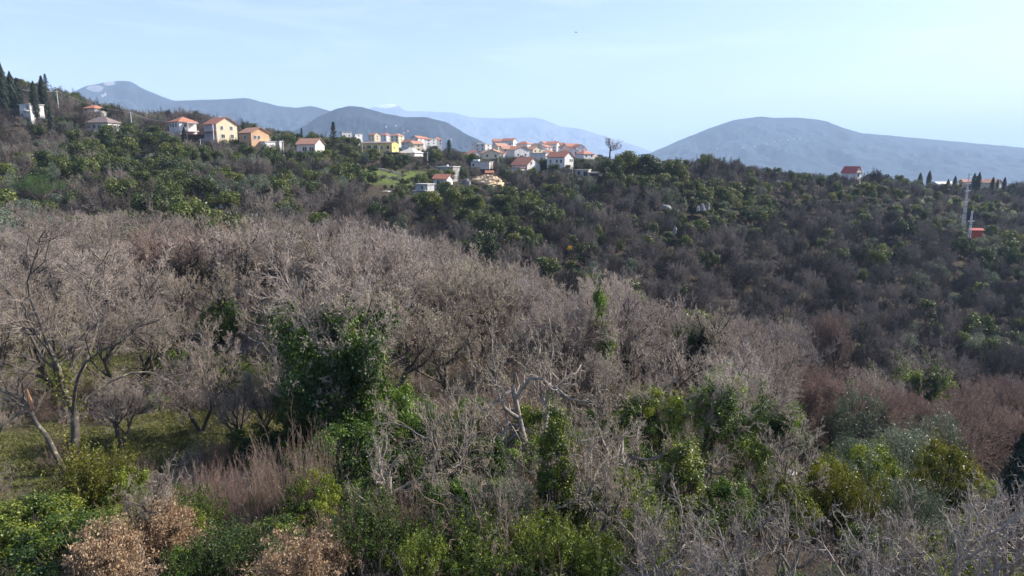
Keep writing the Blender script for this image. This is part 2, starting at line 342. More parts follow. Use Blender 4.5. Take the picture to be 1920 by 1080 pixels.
def add(name, me, parent=None, loc=None):
    o = bpy.data.objects.new(name, me); C.objects.link(o)
    if parent: o.parent = parent
    if loc is not None: o.location = loc
    return o
def copy_tree(o, parent=None):
    c = o.copy(); C.objects.link(c)
    if parent: c.parent = parent
    for ch in KIDS.get(o.name, []): copy_tree(ch, c)
    return c
KIDS = {}

# ------------------------------------------------------------------ mountains
def mountain_mat(name, base, rocky, sn=.9):
    m, n, N = mat(name); L = n.links.new
    tc = N('TexCoord'); nz = N('TexNoise'); nz.inputs['Scale'].default_value = .004; nz.inputs['Detail'].default_value = 12; nz.inputs['Roughness'].default_value = .68; L(tc.outputs['Object'], nz.inputs['Vector'])
    cr = N('ValToRGB'); ramp(cr, [(.40, tuple(c*.6 for c in base)), (.54, tuple(c*2.0 for c in base)), (sn-.1, tuple(c*2.4 for c in base)), (sn, rocky)]); 
    ra = N('Attribute', attribute_name='tint'); ad = N('Math', operation='ADD'); L(nz.outputs[0], ad.inputs[0]); L(ra.outputs['Fac'], ad.inputs[1]); L(ad.outputs[0], cr.inputs[0])
    bs = N('BsdfPrincipled'); bs.inputs['Roughness'].default_value = .95; bs.inputs['Specular IOR Level'].default_value = .05; L(cr.outputs[0], bs.inputs['Base Color'])
    o = N('OutputMaterial'); L(bs.outputs[0], o.inputs[0]); return m
def fbm(x, y, seed, sc_):
    rng = np.random.default_rng(seed); r = 0*x; amp = 1.0; f = 1/sc_
    for o in range(7):
        for k in range(3):
            a = rng.uniform(0, 2*math.pi); ph = rng.uniform(0, 7)
            r = r+amp*np.sin((x*math.cos(a)+y*math.sin(a))*f*2*math.pi+ph+1.3*np.sin((y*math.cos(a)-x*math.sin(a))*f*4+ph))/3
        amp *= .5; f *= 1.93
    return r
def mountain(name, pts, Yr, depth, m, seed, rough, rock=()):
    """ridge line given as photo points at distance Yr; a real massif with slopes before and behind"""
    pts = np.array(pts, float); n, k = 520, 170
    px = np.linspace(pts[0, 0], pts[-1, 0], n); ty = np.interp(px, pts[:, 0], pts[:, 1])
    kk = 7; ty = np.convolve(np.pad(ty, kk//2, mode='edge'), np.ones(kk)/kk, mode='valid')
    top = np.array([at(a, b, Yr)[2] for a, b in zip(px, ty)]); xr = np.array([at(a, b, Yr)[0] for a, b in zip(px, ty)])
    v = np.linspace(-1, 1, k)
    Vv, Xx = np.meshgrid(v, xr, indexing='ij'); Y = Yr+Vv*depth; X = Xx*(1+Vv*depth/Yr*.6)
    prof = np.clip(1-np.abs(Vv), 0, 1)**1.15
    n1 = fbm(X, Y, seed, depth*.55); ridge = np.abs(n1)
    n2 = fbm(X, Y, seed+50, depth*.16)
    Z = (top[None, :])*prof+rough*(n1*.7-ridge*1.3-np.abs(n2)*.35)*prof*np.clip(np.abs(Vv)*5, .05, 1)
    Z = np.maximum(Z, -2)
    V = np.stack([X, Y, Z], -1).reshape(-1, 3); idx = np.arange(len(V)).reshape(Z.shape)
    Q = np.stack([idx[:-1, :-1], idx[:-1, 1:], idx[1:, 1:], idx[1:, :-1]], -1).reshape(-1, 4)
    tn = np.zeros(len(V))
    PX, PY = proj(V[:, 0], V[:, 1], V[:, 2])
    for (a, b, rx, ry, s) in rock: tn = np.maximum(tn, s*np.clip(1.3-np.hypot((PX-a)/rx, (PY-b)/ry), 0, 1))
    me = mk_mesh(name, V, Q, mats=[m], tint=tn, smooth=True)
    o = add(name, me); o['kind'] = 'structure'; return o
mm1 = mountain_mat('forested_mountain', (.014, .020, .026), (.42, .40, .37))  # blue in the base colour adds painted haze to the forest tone
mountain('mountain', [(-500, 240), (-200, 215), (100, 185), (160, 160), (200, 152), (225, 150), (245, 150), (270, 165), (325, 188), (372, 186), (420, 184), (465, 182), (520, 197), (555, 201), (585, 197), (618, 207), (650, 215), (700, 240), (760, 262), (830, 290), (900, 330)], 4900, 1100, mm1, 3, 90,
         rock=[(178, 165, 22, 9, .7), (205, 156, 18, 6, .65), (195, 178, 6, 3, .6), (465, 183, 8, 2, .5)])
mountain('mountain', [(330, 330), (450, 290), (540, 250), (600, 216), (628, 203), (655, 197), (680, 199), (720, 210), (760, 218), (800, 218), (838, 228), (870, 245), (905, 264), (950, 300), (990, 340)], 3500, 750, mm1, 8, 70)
mm2 = mountain_mat('shrubby_mountain', (.012, .021, .028), (.30, .29, .26), .95)  # scrub colour tinted blue to deepen the look of haze
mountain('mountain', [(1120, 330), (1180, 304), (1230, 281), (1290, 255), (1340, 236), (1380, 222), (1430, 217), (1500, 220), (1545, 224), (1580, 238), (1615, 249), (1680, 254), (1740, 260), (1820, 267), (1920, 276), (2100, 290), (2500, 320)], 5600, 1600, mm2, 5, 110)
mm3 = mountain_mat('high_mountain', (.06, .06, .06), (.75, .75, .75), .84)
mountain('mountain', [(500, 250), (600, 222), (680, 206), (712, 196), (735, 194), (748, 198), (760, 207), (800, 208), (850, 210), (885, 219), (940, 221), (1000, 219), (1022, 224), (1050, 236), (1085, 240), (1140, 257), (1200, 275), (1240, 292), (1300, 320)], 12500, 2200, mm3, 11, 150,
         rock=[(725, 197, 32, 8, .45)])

# ------------------------------------------------------------------ haze
def haze():
    m = bpy.data.materials.new('haze_air'); m.use_nodes = True; n = m.node_tree; n.nodes.clear()
    v = n.nodes.new('ShaderNodeVolumePrincipled'); v.inputs['Density'].default_value = 0.000115; v.inputs['Color'].default_value = (.55, .74, 1, 1)
    v.inputs['Anisotropy'].default_value = 0.0
    o = n.nodes.new('ShaderNodeOutputMaterial'); n.links.new(v.outputs[0], o.inputs['Volume'])
    x, y0, y1, z0, z1 = 27000, -27000, 27000, -3, 1230
    V = [(a, b, c) for c in (z0, z1) for a, b in ((-x, y0), (x, y0), (x, y1), (-x, y1))]
    Q = [(0, 3, 2, 1), (4, 5, 6, 7), (0, 1, 5, 4), (1, 2, 6, 5), (2, 3, 7, 6), (3, 0, 4, 7)]
    o = add('haze', mk_mesh('haze', V, Q, mats=[m])); o['kind'] = 'stuff'
haze()

# ------------------------------------------------------------------ buildings
def box(g, x0, x1, y0, y1, z0, z1, mi=0):
    V = np.array([(x, y, z) for z in (z0, z1) for x, y in ((x0, y0), (x1, y0), (x1, y1), (x0, y1))], float)
    g.add(V, np.array([(0, 3, 2, 1), (4, 5, 6, 7), (0, 1, 5, 4), (1, 2, 6, 5), (2, 3, 7, 6), (3, 0, 4, 7)]), mi)
def quad(g, pts, mi=0): g.add(np.array(pts, float), np.array([[0, 1, 2, 3]]), mi)
def part(name, g, m, parent, loc=None): return add(name, g.mesh(name, [m]), parent, loc)
HOUSES = []                     # (px0, px1, py_top, py_base, Y) rectangles kept clear of nearer crowns
def face_box(g, face, W, D, c, z, w, h, out0, out1):
    if face == 'f': box(g, c-w/2, c+w/2, -D/2-out1, -D/2-out0, z, z+h)
    if face == 'b': box(g, c-w/2, c+w/2, D/2+out0, D/2+out1, z, z+h)
    if face == 'r': box(g, W/2+out0, W/2+out1, c-w/2, c+w/2, z, z+h)
    if face == 'l': box(g, -W/2-out1, -W/2-out0, c-w/2, c+w/2, z, z+h)
def roof_geo(W, D, H, kind, rise, ov=.45, th=.16):
    g = Geo()
    if kind == 'flat': box(g, -W/2-ov*.6, W/2+ov*.6, -D/2-ov*.6, D/2+ov*.6, H, H+.25); return g
    X, Y = W/2+ov, D/2+ov
    if kind == 'gable_y': X, Y = Y, X
    ez = H-rise*ov/(Y-ov)*.9; rz = H+rise
    hx = X if kind != 'hip' else max(X-Y, .15)
    for dz in (0,):
        A = [(-X, -Y, ez), (X, -Y, ez), (X, Y, ez), (-X, Y, ez), (-hx, 0, rz), (hx, 0, rz)]
        B = [(a, b, c+th) for a, b, c in A]; P = A+B
        fs = [(6, 7, 11, 10), (8, 9, 10, 11), (7, 8, 11, 11), (9, 6, 10, 10), (0, 4, 5, 1), (2, 5, 4, 3), (0, 1, 7, 6), (2, 3, 9, 8), (1, 2, 8, 7), (3, 0, 6, 9)]
        if kind != 'hip': fs = [(6, 7, 11, 10), (8, 9, 10, 11), (0, 4, 5, 1), (2, 5, 4, 3), (0, 1, 7, 6), (2, 3, 9, 8), (1, 5, 11, 7), (5, 2, 8, 11), (4, 0, 6, 10), (3, 4, 10, 9)]
        V = np.array(P, float)
        if kind == 'gable_y': V = V[:, [1, 0, 2]]*np.array([1, -1, 1]); 
        g.add(V, np.array(fs))
    return g
def wall_geo(W, D, H, kind, rise, depth=4):
    g = Geo(); box(g, -W/2, W/2, -D/2, D/2, -depth, H-.02)
    if kind == 'gable':
        for s in (-1, 1):
            x = s*W/2; q = [(x, -D/2, H-.02), (x, D/2, H-.02), (x, .02, H+rise), (x, -.02, H+rise)]; quad(g, q)
    if kind == 'gable_y':
        for s in (-1, 1):
            y = s*D/2; q = [(-W/2, y, H-.02), (W/2, y, H-.02), (.02, y, H+rise), (-.02, y, H+rise)]; quad(g, q)
    return g
def house(name, label, px, py, Y, W, D, H, rot, kind='gable', rise=2.0, wall='white', roof='roof', wins=(), cat='house', group=None,
          chimney=None, balc=None, depth=4, clear=True, frames=True, doors=(), ov=.45, extras=None, bind=True):
    x, y, z = at(px, py, Y)
    r = bpy.data.objects.new(name, None); C.objects.link(r); r.location = (x, y, z); r.rotation_euler = (0, 0, R(rot))
    tag(r, label, cat, group)
    part('wall', wall_geo(W, D, H, kind, rise, depth), M[wall], r)
    rf = part('roof', roof_geo(W, D, H, kind, rise, ov), M[roof], r)
    if chimney:
        g = Geo(); cx, cy, ch = chimney; box(g, cx-.3, cx+.3, cy-.3, cy+.3, H+.1, H+rise+ch); box(g, cx-.4, cx+.4, cy-.4, cy+.4, H+rise+ch, H+rise+ch+.12); part('chimney', g, M['white'], rf)
    for (f, c, wz, ww, wh) in wins:
        g = Geo(); face_box(g, f, W, D, c, wz, ww, wh, .004, .05)
        if frames:
            fr = part('window', fr_geo(f, W, D, c, wz, ww, wh), M['frame'], r); part('pane', g, M['glass'], fr)
        else: part('window', g, M['glass'], r)
    for (f, c, wz, ww, wh) in doors:
        g = Geo(); face_box(g, f, W, D, c, wz, ww, wh, .004, .07); part('door', g, M['darkwood'], r)
    for b in (balc or ()):
        f, c, bz, bw, bd = b; g = Geo(); face_box(g, f, W, D, c, bz, bw, .18, .003, bd)
        bo = part('balcony', g, M['white'], r); g = Geo()
        face_box(g, f, W, D, c, bz+1.0, bw, .07, bd-.08, bd); 
        for t in np.linspace(-bw/2+.05, bw/2-.05, max(3, int(bw/.5))): face_box(g, f, W, D, c+t, bz+.18, .05, .82, bd-.07, bd-.02)
        part('railing', g, M['frame'], bo)
    for e in (extras or ()):
        nm, b, m = e[:3]; g = Geo(); box(g, *b); part(nm, g, M[m], r)
    if clear:
        wp = (abs(W*math.cos(R(rot)))+abs(D*math.sin(R(rot))))/2*F/Y
        HOUSES.append((px-wp-1, px+wp+1, py-(H+rise)*F/Y, py-(H*.34)*F/Y, Y, x, y, max(W, D)*.62))
    return r
def fr_geo(f, W, D, c, wz, ww, wh):
    g = Geo(); t = .11
    face_box(g, f, W, D, c, wz-t, ww+2*t, t, .002, .10); face_box(g, f, W, D, c, wz+wh, ww+2*t, t, .002, .09)
    face_box(g, f, W, D, c-ww/2-t/2, wz, t, wh, .002, .09); face_box(g, f, W, D, c+ww/2+t/2, wz, t, wh, .002, .09)
    face_box(g, f, W, D, c, wz, .07, wh, .052, .08); return g

house('villa', 'white flat-roofed villa half hidden behind the cypresses on the left', 62, 225, 245, 5.6, 4.6, 4.9, -25, 'flat', 0, 'white', 'beton',
      wins=[('f', -1.6, .8, 1.2, 1.2), ('f', 1.4, 3.4, 1.6, 1.2), ('r', 0, 3.4, 1.4, 1.2), ('r', 0, .8, 1.4, 1.2)], balc=[('f', .8, 2.7, 3.6, 1.2)])
house('house', 'upper house with faded orange roof among trees on the left hillside', 178, 213, 285, 6.5, 5.5, 1.9, -20, 'hip', 1.2, 'white', 'roof', wins=[('f', -1, .8, 1, 1), ('r', 0, .8, 1, 1)])
house('house', 'low white bungalow with brown hipped roof behind a dark bare tree', 195, 247, 262, 9.5, 6.5, 3.2, -12, 'hip', 1.9, 'white', 'roof_brown',
      wins=[('f', -3.2, 1.2, 1.1, 1.1), ('f', -1.0, 1.2, 1.1, 1.1), ('f', 1.2, 1.2, 1.1, 1.1), ('r', 0, 1.2, 1.2, 1.1)], extras=[('terrace_wall', (4.9, 8.6, -3.6, 0, -3, 1.0), 'white')])
house('house', 'white house with bright orange hipped roof and side porch', 344, 253, 262, 7.4, 6.4, 4.6, -38, 'hip', 1.7, 'white', 'roof',
      wins=[('f', -2.5, 2.7, 1.1, 1.3), ('f', -.6, 2.7, 1.3, 1.3), ('f', 1.5, 2.7, 1.1, 1.3), ('r', -1, 2.7, .9, 1.0)],
      extras=[('porch_roof', (3.75, 6.3, -1.5, 2.6, 4.0, 4.2), 'white'), ('porch_post', (6.0, 6.2, -1.4, -1.2, 1.4, 4.0), 'white'), ('porch_floor', (3.75, 6.3, -1.5, 2.6, 1.0, 1.4), 'beton')])
house('shed', 'low dark lean-to shed between the hipped-roof house and the cream gabled house', 375, 264, 258, 6.5, 4, 2.0, -10, 'flat', 0, 'darkwood', 'roof_red', cat='shed', frames=False)
house('house', 'cream gabled two-storey house with shade-toned lilac front and red porch roof', 415, 264, 256, 8.3, 7.8, 5.7, -38, 'gable', 2.3, 'cream', 'roof', chimney=(-1, .6, .3),
      wins=[('f', -2.6, 3.6, 1.1, 1.1), ('f', .2, 3.3, 1.8, 1.5), ('f', -2.4, 1.0, 1.7, 1.3), ('f', 1.2, 1.0, 2.2, 1.3), ('r', -1.9, 3.7, .9, 1.2), ('r', 1.7, 3.7, .9, 1.2), ('r', -1.6, .9, 1.2, 1.2), ('r', 1.9, .9, 1.0, 1.2), ],
      extras=[('front_shade_panel', (-4.15, 4.15, -3.99, -3.915, -3, 5.4), 'lilac'), ('porch_roof', (-4.2, 4.3, -5.3, -4.0, 2.9, 3.05), 'roof_red'), ('porch_post', (4.0, 4.25, -5.25, -5.0, 0, 5.4), 'white'), ('porch_wall', (-4.1, 3.9, -5.2, -5.05, -2, .8), 'lilac')])  # thin front panel and porch wall carry the front's shade in their colour
house('house', 'tan house with weathered orange roof and white balcony annex', 478, 279, 250, 7.0, 7.4, 5.4, 52, 'gable_y', 1.7, 'tan', 'roof_old',
      wins=[('l', 0, 3.2, 1.1, 1.2), ('f', -2.0, 3.2, .9, 1.2), ('f', -.5, 3.2, .9, 1.2)],
      extras=[('annex', (-.2, 3.9, -6.5, -3.72, -3, 2.3), 'white'), ('annex_roof', (-.4, 4.1, -6.7, -3.75, 2.32, 2.5), 'beton')], balc=[('r', 0, 3.0, 5, 1.4)])
house('carport', 'small flat white carport right of the tan house', 519, 272, 262, 2.8, 3, 1.2, 0, 'flat', 0, 'grey', 'white', cat='carport', frames=False, clear=False)
house('house', 'low house with long weathered orange roof left of the tall dark conifer', 583, 288, 262, 7.8, 6, 3.4, -18, 'gable', 1.9, 'white', 'roof_old',
      wins=[('f', -.5, .9, 1.8, 1.4), ('f', 2.4, .9, 1.8, 1.4)], extras=[('terrace', (-3.9, 3.9, -5.2, -3.1, -3, -.5), 'white')])
house('building', 'long yellow two-storey building with dark low roof', 712, 291, 350, 16.5, 8, 5.6, -14, 'gable', .75, 'yellow_wall', 'roof_brown', cat='building', ov=.25,
      wins=[('f', -6.6, 2.9, 1.1, 1.3), ('f', -3.6, 2.7, 1.9, 2.0), ('f', -.2, 2.7, 1.9, 2.0), ('f', 3.0, 2.9, 1.1, 1.3), ('f', 6.2, 2.7, 1.3, 1.8), ('r', -1.4, 2.9, 1.1, 1.3), ('r', 1.4, .6, 1.1, 1.3), ('f', 6.0, .3, 1.6, 1.6)])
house('garage', 'dark concrete garage below the right end of the yellow building', 737, 296, 338, 7.4, 5, 2.4, -8, 'flat', 0, 'darkwood', 'block', cat='garage', frames=False)
house('house', 'low white house with pale grey hipped roof right of the yellow building', 770, 296, 355, 9.5, 8, 2.5, -24, 'hip', 2.0, 'white', 'beton', wins=[('f', -2, .7, 1.6, 1.1), ('f', 1.5, .7, 1.6, 1.1)])
house('house', 'unfinished concrete block house with flat slab above the small orange-roofed cottage', 840, 327, 262, 7.0, 5.2, 2.7, -24, 'flat', 0, 'block', 'beton', depth=3,
      wins=[('f', -2.0, .4, .7, 1.7), ('f', 1.8, .4, 1.0, 1.7)], frames=False, extras=[('water_tank', (-.6, .1, -.4, .3, 2.96, 3.5), 'metal'), ('slab', (-3.9, 3.9, -3.9, -2.7, -.35, -.1), 'beton')])
house('cottage', 'small white cottage with bright orange roof beside the meadow', 831, 350, 234, 5.0, 4.0, 2.7, -24, 'gable', 1.3, 'white', 'roof', cat='cottage',
      wins=[('f', -.6, .2, 1.0, 1.9), ('f', .75, .2, 1.0, 1.9)])
house('house', 'small grey two-storey house with flat roof and balcony below the meadow', 797, 368, 222, 4.6, 3.6, 3.7, -30, 'flat', 0, 'grey', 'beton',
      wins=[('f', .3, 2.2, 1.1, 1.1), ('f', .3, .5, 1.0, .8)], balc=[('f', .3, 1.85, 3.6, .9)], extras=[('side_wing', (-6.2, -2.32, -1.6, 1.4, -2, 1.5), 'grey'), ('wing_slab', (-6.6, -2.33, -1.9, 1.7, 1.52, 1.7), 'beton')])
house('shed', 'small pale flat-roofed shed at the lower edge of the meadow', 720, 370, 220, 3.9, 3, 1.7, -12, 'flat', 0, 'grey', 'beton', cat='shed', frames=False)
house('building', 'flat-roofed concrete building standing on a dark open ground floor', 904, 317, 300, 8.0, 6, 3.0, -14, 'flat', 0, 'beton', 'block', cat='building', frames=False, depth=0,
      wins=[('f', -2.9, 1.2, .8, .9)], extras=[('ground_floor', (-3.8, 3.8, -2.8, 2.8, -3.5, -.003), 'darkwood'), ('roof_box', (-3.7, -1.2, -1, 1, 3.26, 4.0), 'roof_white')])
house('shed', 'tiny shed with orange roof on top of the yellow earth cutting', 918, 330, 292, 2.9, 2.4, 1.4, 0, 'gable', .7, 'tan', 'roof', cat='shed', frames=False)
house('house', 'white gabled house with orange roof left of the tall white house', 986, 324, 298, 8.4, 8.6, 3.4, 48, 'gable_y', 2.9, 'white', 'roof', 
      wins=[('f', -1.6, 3.6, 1, 1), ('f', 1.4, 3.6, .9, .9), ('f', -1.2, .9, 1.1, 1.0), ('l', 1.0, .9, 1.5, 1.4)], extras=[('side_roof', (-8.0, -4.25, -4, 3, 2.0, 2.3), 'roof'), ('side_room', (-7.6, -4.22, -3.7, 2.7, -3, 2.0), 'white')])
house('house', 'tall white house with orange roof and bright blank gable wall', 1050, 321, 296, 9.0, 6.2, 5.9, -40, 'gable', 2.0, 'white', 'roof',
      wins=[('f', -2.6, 3.4, 1.0, 1.3), ('f', .6, 3.4, 1.0, 1.3), ('f', 2.8, 3.4, 1, 1.3), ('r', .9, 3.9, .8, 1.0), ('r', 2.2, 3.9, .8, 1.0), ('r', .2, .7, .9, 1.1)])
house('ruin', 'ruined stone shed with sagging flat roof right of the tall white house', 1093, 331, 285, 5.4, 4, 2.6, -20, 'flat', 0, 'stone', 'stone', cat='ruin', frames=False, wins=[('f', -1.2, .4, 1.0, 1.7), ('f', 1.5, .2, 1.6, 1.7)])
house('ruin', 'low open stone outbuilding beside the ruined shed under the knoll', 1118, 332, 283, 5.6, 4, 1.7, -28, 'flat', 0, 'stone', 'beton', cat='ruin', frames=False, wins=[('f', 0, .1, 3.6, 1.3)])
house('house', 'white house with dark red roof alone on the right ridge', 1596, 334, 325, 5.6, 6.4, 2.6, 38, 'gable_y', 2.6, 'white', 'roof_red', 
      wins=[('f', -1.0, 3.2, 1.0, 1.0), ('f', .8, 3.2, 1.0, 1.0), ('f', 0, .8, 1.6, 1.0)], balc=[('f', 0, 2.6, 4.6, 1.1)])
house('monastery', 'long building with orange roof behind the group of cypresses', 1822, 352, 470, 14, 6, 3.8, -4, 'gable', 1.6, 'tan', 'roof', cat='building', wins=[('f', c, 1.4, 1.2, 1.4) for c in (-5, -2.4, .2, 2.8, 5.2)])
house('chapel', 'pale stone hall with orange roof at the right end of the cypresses', 1858, 357, 460, 9, 8, 5.0, 35, 'gable_y', 2.2, 'stone', 'roof_old', cat='building', wins=[('f', -.5, 1.2, 1.4, 1.8)])
house('terrace', 'white terraced grandstand left of the cypresses on the right', 1768, 350, 640, 18, 10, 2.5, 8, 'gable', 2.0, 'beton', 'beton', cat='grandstand', frames=False, clear=False)
house('shed', 'red shed at the foot of the striped mast', 1828, 439, 245, 3.6, 2.6, 1.5, -10, 'gable', .5, 'redmetal', 'roof_red', cat='shed', frames=False)

# low retaining wall under the monastery
g = Geo(); box(g, -14, 14, -.25, .25, -1.5, .6); ww = add('retaining_wall', g.mesh('retaining_wall', [M['stone']]), None, at(1850, 360, 440)); tag(ww, 'long pale retaining wall under the cypresses on the right', 'wall', kind='thing')

# the town on the far spur
rt = random.Random(4)
TOWN = []
specs = [(648,262,640,1),(668,262,660,1),(702,262,720,0),(722,262,760,0),(745,264,700,2),(735,262,790,1),(783,270,640,0),(795,271,650,0),(808,270,690,1),(820,271,700,0),(768,279,560,0),(779,283,520,0),(764,291,500,1),(906,282,560,1),(925,293,470,0),(889,296,480,0),(895,272,700,1),
 (938,285,600,0),(947,280,640,0),(955,277,680,0),(949,291,560,0),(962,297,520,1),(970,299,500,0),(975,290,570,0),(983,284,640,0),(990,279,700,1),(1003,284,640,0),(1012,282,660,0),(1010,290,590,1),(1001,292,560,0),(1022,279,700,0),(1020,287,610,0),(1028,291,570,0),(1036,284,650,0),(1062,286,600,0),(1054,281,690,0),(1072,291,560,0),(1083,293,550,0),(1079,300,500,1),(1091,299,510,0),(1096,303,480,0),(1103,299,540,0),(1016,311,400,1),(972,301,470,0),(958,287,620,0),(966,281,690,0),(932,278,700,0),(1043,277,730,0),(996,287,610,1),(1068,296,520,0),(918,304,430,0),(1087,290,600,0),(942,297,500,0)]
house_words = [('white house with orange roof', 'white', 'roof'), ('white flat-roofed house', 'white', 'beton'), ('pinkish house with weathered roof', 'cream', 'roof_old')]
for i, (px, py, Y, k) in enumerate(specs):
    if i % 3 == 2 and k == 0: k = 2
    wd, wl, rf = house_words[k]
    W, D, H = rt.uniform(8, 12), rt.uniform(7, 9), rt.choice([3.2, 5.6, 5.8, 7.5])
    a = rt.choice([-38, -25, -55, 40, 20])+rt.uniform(-8, 8)
    h = house('town_house', 'x', px, py+2, Y, W, D, H, a, 'flat' if k == 1 else rt.choice(['gable', 'hip', 'gable_y']), 0 if k == 1 else 2.2, wl, rf,
              frames=False, clear=False, depth=8, wins=[('f', -W*.25, 1, 1.2, 1.3), ('f', W*.25, 1, 1.2, 1.3), ('r', 0, 1, 1.2, 1.3)]+([('f', -W*.25, 3.7, 1.2, 1.3), ('f', W*.25, 3.7, 1.2, 1.3), ('r', 0, 3.7, 1.2, 1.3)] if H > 5 else []), group='houses of the distant town')
    HOUSES.append((px-W*.4*F/Y, px+W*.4*F/Y, py-H*F/Y, py-H*.35*F/Y, Y, *at(px, py, Y)[:2], 8))
    TOWN.append((h, px, py, wd))

# white specks: hamlets on the mountainsides
def hamlet(label, pts, Y):
    for i, (px, py) in enumerate(pts):
        g = Geo(); s = Y/4600; s *= .62; box(g, -7*s, 7*s, -6*s, 6*s, -8*s, 8*s, 0); V = np.array([(-8*s, -7*s, 8*s), (8*s, -7*s, 8*s), (8*s, 7*s, 8*s), (-8*s, 7*s, 8*s), (-8*s, 0, 12*s), (8*s, 0, 12*s)])
        g.add(V, np.array([(0, 1, 5, 4), (2, 3, 4, 5), (1, 2, 5, 5), (3, 0, 4, 4)]), 1)
        o = add('mountain_house', g.mesh('mountain_house', [M['white'], M['roof_old']]), None, at(px, py, Y)); HAM.append((o, px, py, label))
HAM = []
hamlet('pale speck house on the right mountain', [(1452, 266), (1463, 264), (1478, 263), (1489, 261), (1500, 260), (1437, 270), (1415, 275), (1394, 277), (1345, 279)], 4800)
hamlet('pale speck house on the nearer left mountain', [(757, 250), (765, 246), (742, 236), (846, 262), (724, 238)], 3080)

# ------------------------------------------------------------------ poles, wires, masts
def pole(px, ptop, pbase, Y, label, m='beton', r=.14):
    x, y, z = at(px, pbase, Y); H = (pbase-ptop)*Y/F*1.03
    e = bpy.data.objects.new('utility_pole', None); C.objects.link(e); e.location = (x, y, z); tag(e, label, 'utility pole', 'utility poles')
    g = Geo(); V, Q = tubes(np.array([[(0, 0, -2.), (0, 0, H*.5), (0, 0, H)]]), np.array([[r*1.2, r, r*.8]]), 6); g.add(V, Q); part('pole', g, M[m], e)
    g = Geo(); box(g, -.8, .8, -.05, .05, H-.5, H-.4); part('crossarm', g, M['metal'], e)
    return (x, y, z+H-.35)
PX = [(377, 262, 286, 246, 'pale concrete pole below the cream gabled house'), (235, 303, 322, 205, 'white pole low on the left slope, above the umbrella pine'), (248, 212, 248, 262, 'grey pole right of the low white bungalow'),
      (532, 264, 293, 246, 'thin pole between the tan house and the long low house'), (680, 268, 294, 330, 'pole at the left end of the yellow building'), (712, 275, 303, 315, 'pole in front of the yellow building'),
      (802, 286, 313, 300, 'pole left of the pointed dark conifer'), (934, 290, 316, 300, 'dark pole between the concrete building and the white gabled house'), (110, 172, 205, 270, 'thin pole on the hillside right of the cypresses')]
tops = [pole(a, b, c, d, l) for a, b, c, d, l in PX]
def wire(a, b, sag, label, r=.022):
    a, b = np.array(a), np.array(b); t = np.linspace(0, 1, 18)[:, None]; P = a*(1-t)+b*t; P[:, 2] -= (4*sag*t*(1-t))[:, 0]
    g = Geo(); V, Q = tubes((P-a)[None], np.full((1, 18), r), 4); g.add(V, Q); o = add('power_line', g.mesh('power_line', [M['metal']]), None, a); tag(o, label, 'power line', 'power lines')
wire(tops[8], tops[2], 1.2, 'power line running down the left hillside to the pole by the bungalow')
wire(tops[2], at(322, 227, 262), 1.0, 'power line from the bungalow pole to the hipped-roof house')
wire(at(0, 158, 250), tops[8], 1.0, 'power line crossing the cypresses at the left edge')
wire(tops[4], tops[5], .6, 'short power line before the yellow building')
wire(tops[5], tops[6], 1.5, 'power line from the yellow building toward the pointed conifer')
def lattice(px, ptop, pbase, Y, w0, w1, label, stripes=False):
    x, y, z = at(px, pbase, Y); H = (pbase-ptop)*Y/F
    e = bpy.data.objects.new('lattice_mast', None); C.objects.link(e); e.location = (x, y, z); e.rotation_euler[2] = .5; tag(e, label, 'mast', 'steel lattice masts')
    g = Geo(); n = max(6, int(H/2.3)); P = []; Rr = []
    zz = np.linspace(0, H, n+1); ws = w0+(w1-w0)*zz/H
    cor = [(-1, -1), (1, -1), (1, 1), (-1, 1)]
    for i in range(n):
        for k in range(4):
            a, b = cor[k], cor[(k+1) % 4]
            for p, q, r in (((a[0]*ws[i], a[1]*ws[i], zz[i]-(1.5 if i == 0 else 0)), (a[0]*ws[i+1], a[1]*ws[i+1], zz[i+1]), .09), ((a[0]*ws[i], a[1]*ws[i], zz[i]), (b[0]*ws[i+1], b[1]*ws[i+1], zz[i+1]), .055),
                            ((b[0]*ws[i], b[1]*ws[i], zz[i]), (a[0]*ws[i+1], a[1]*ws[i+1], zz[i+1]), .055)):
                P.append((p, q)); Rr.append((r*.6, r*.6))
    V, Q = tubes(np.array(P, float), np.array(Rr), 4); g.add(V, Q); part('lattice', g, M['metal'], e)
    g = Geo()
    for k, zc in enumerate((.93, .8, .67) if not stripes else (.62,)): box(g, -2.0, 2.0, -.08, .08, H*zc, H*zc+.16)
    part('crossarm', g, M['metal'], e)
lattice(1806, 326, 425, 268, .5, .12, 'tall thin steel lattice mast rising past the cypresses on the right')
lattice(1817, 395, 447, 240, .4, .14, 'shorter pale lattice mast just left of the red shed', True)
# bird
g = Geo()
def bird():
    P = np.array([[(-.15, 0, 0), (-.05, 0, .01), (.08, 0, .01), (.18, 0, 0)]]); V, Q = tubes(P, np.array([[.01, .05, .045, .008]]), 8); g.add(V, Q)
    for s in (-1, 1):
        P = np.array([[(.03, 0, .02), (.04, s*.18, .09), (.0, s*.38, .06), (-.05, s*.5, .03)]]); V, Q = tubes(P, np.array([[.03, .045, .03, .006]]), 6); V[:, 2] = V[:, 2]; g.add(V, Q)
bird(); b = add('bird', g.mesh('bird', [M['darkwood']]), None, at(1080, 61, 130)); b.rotation_euler = (.15, 0, .6); b.scale = (1, .8, 1); tag(b, 'small dark bird gliding in the open sky', 'bird')
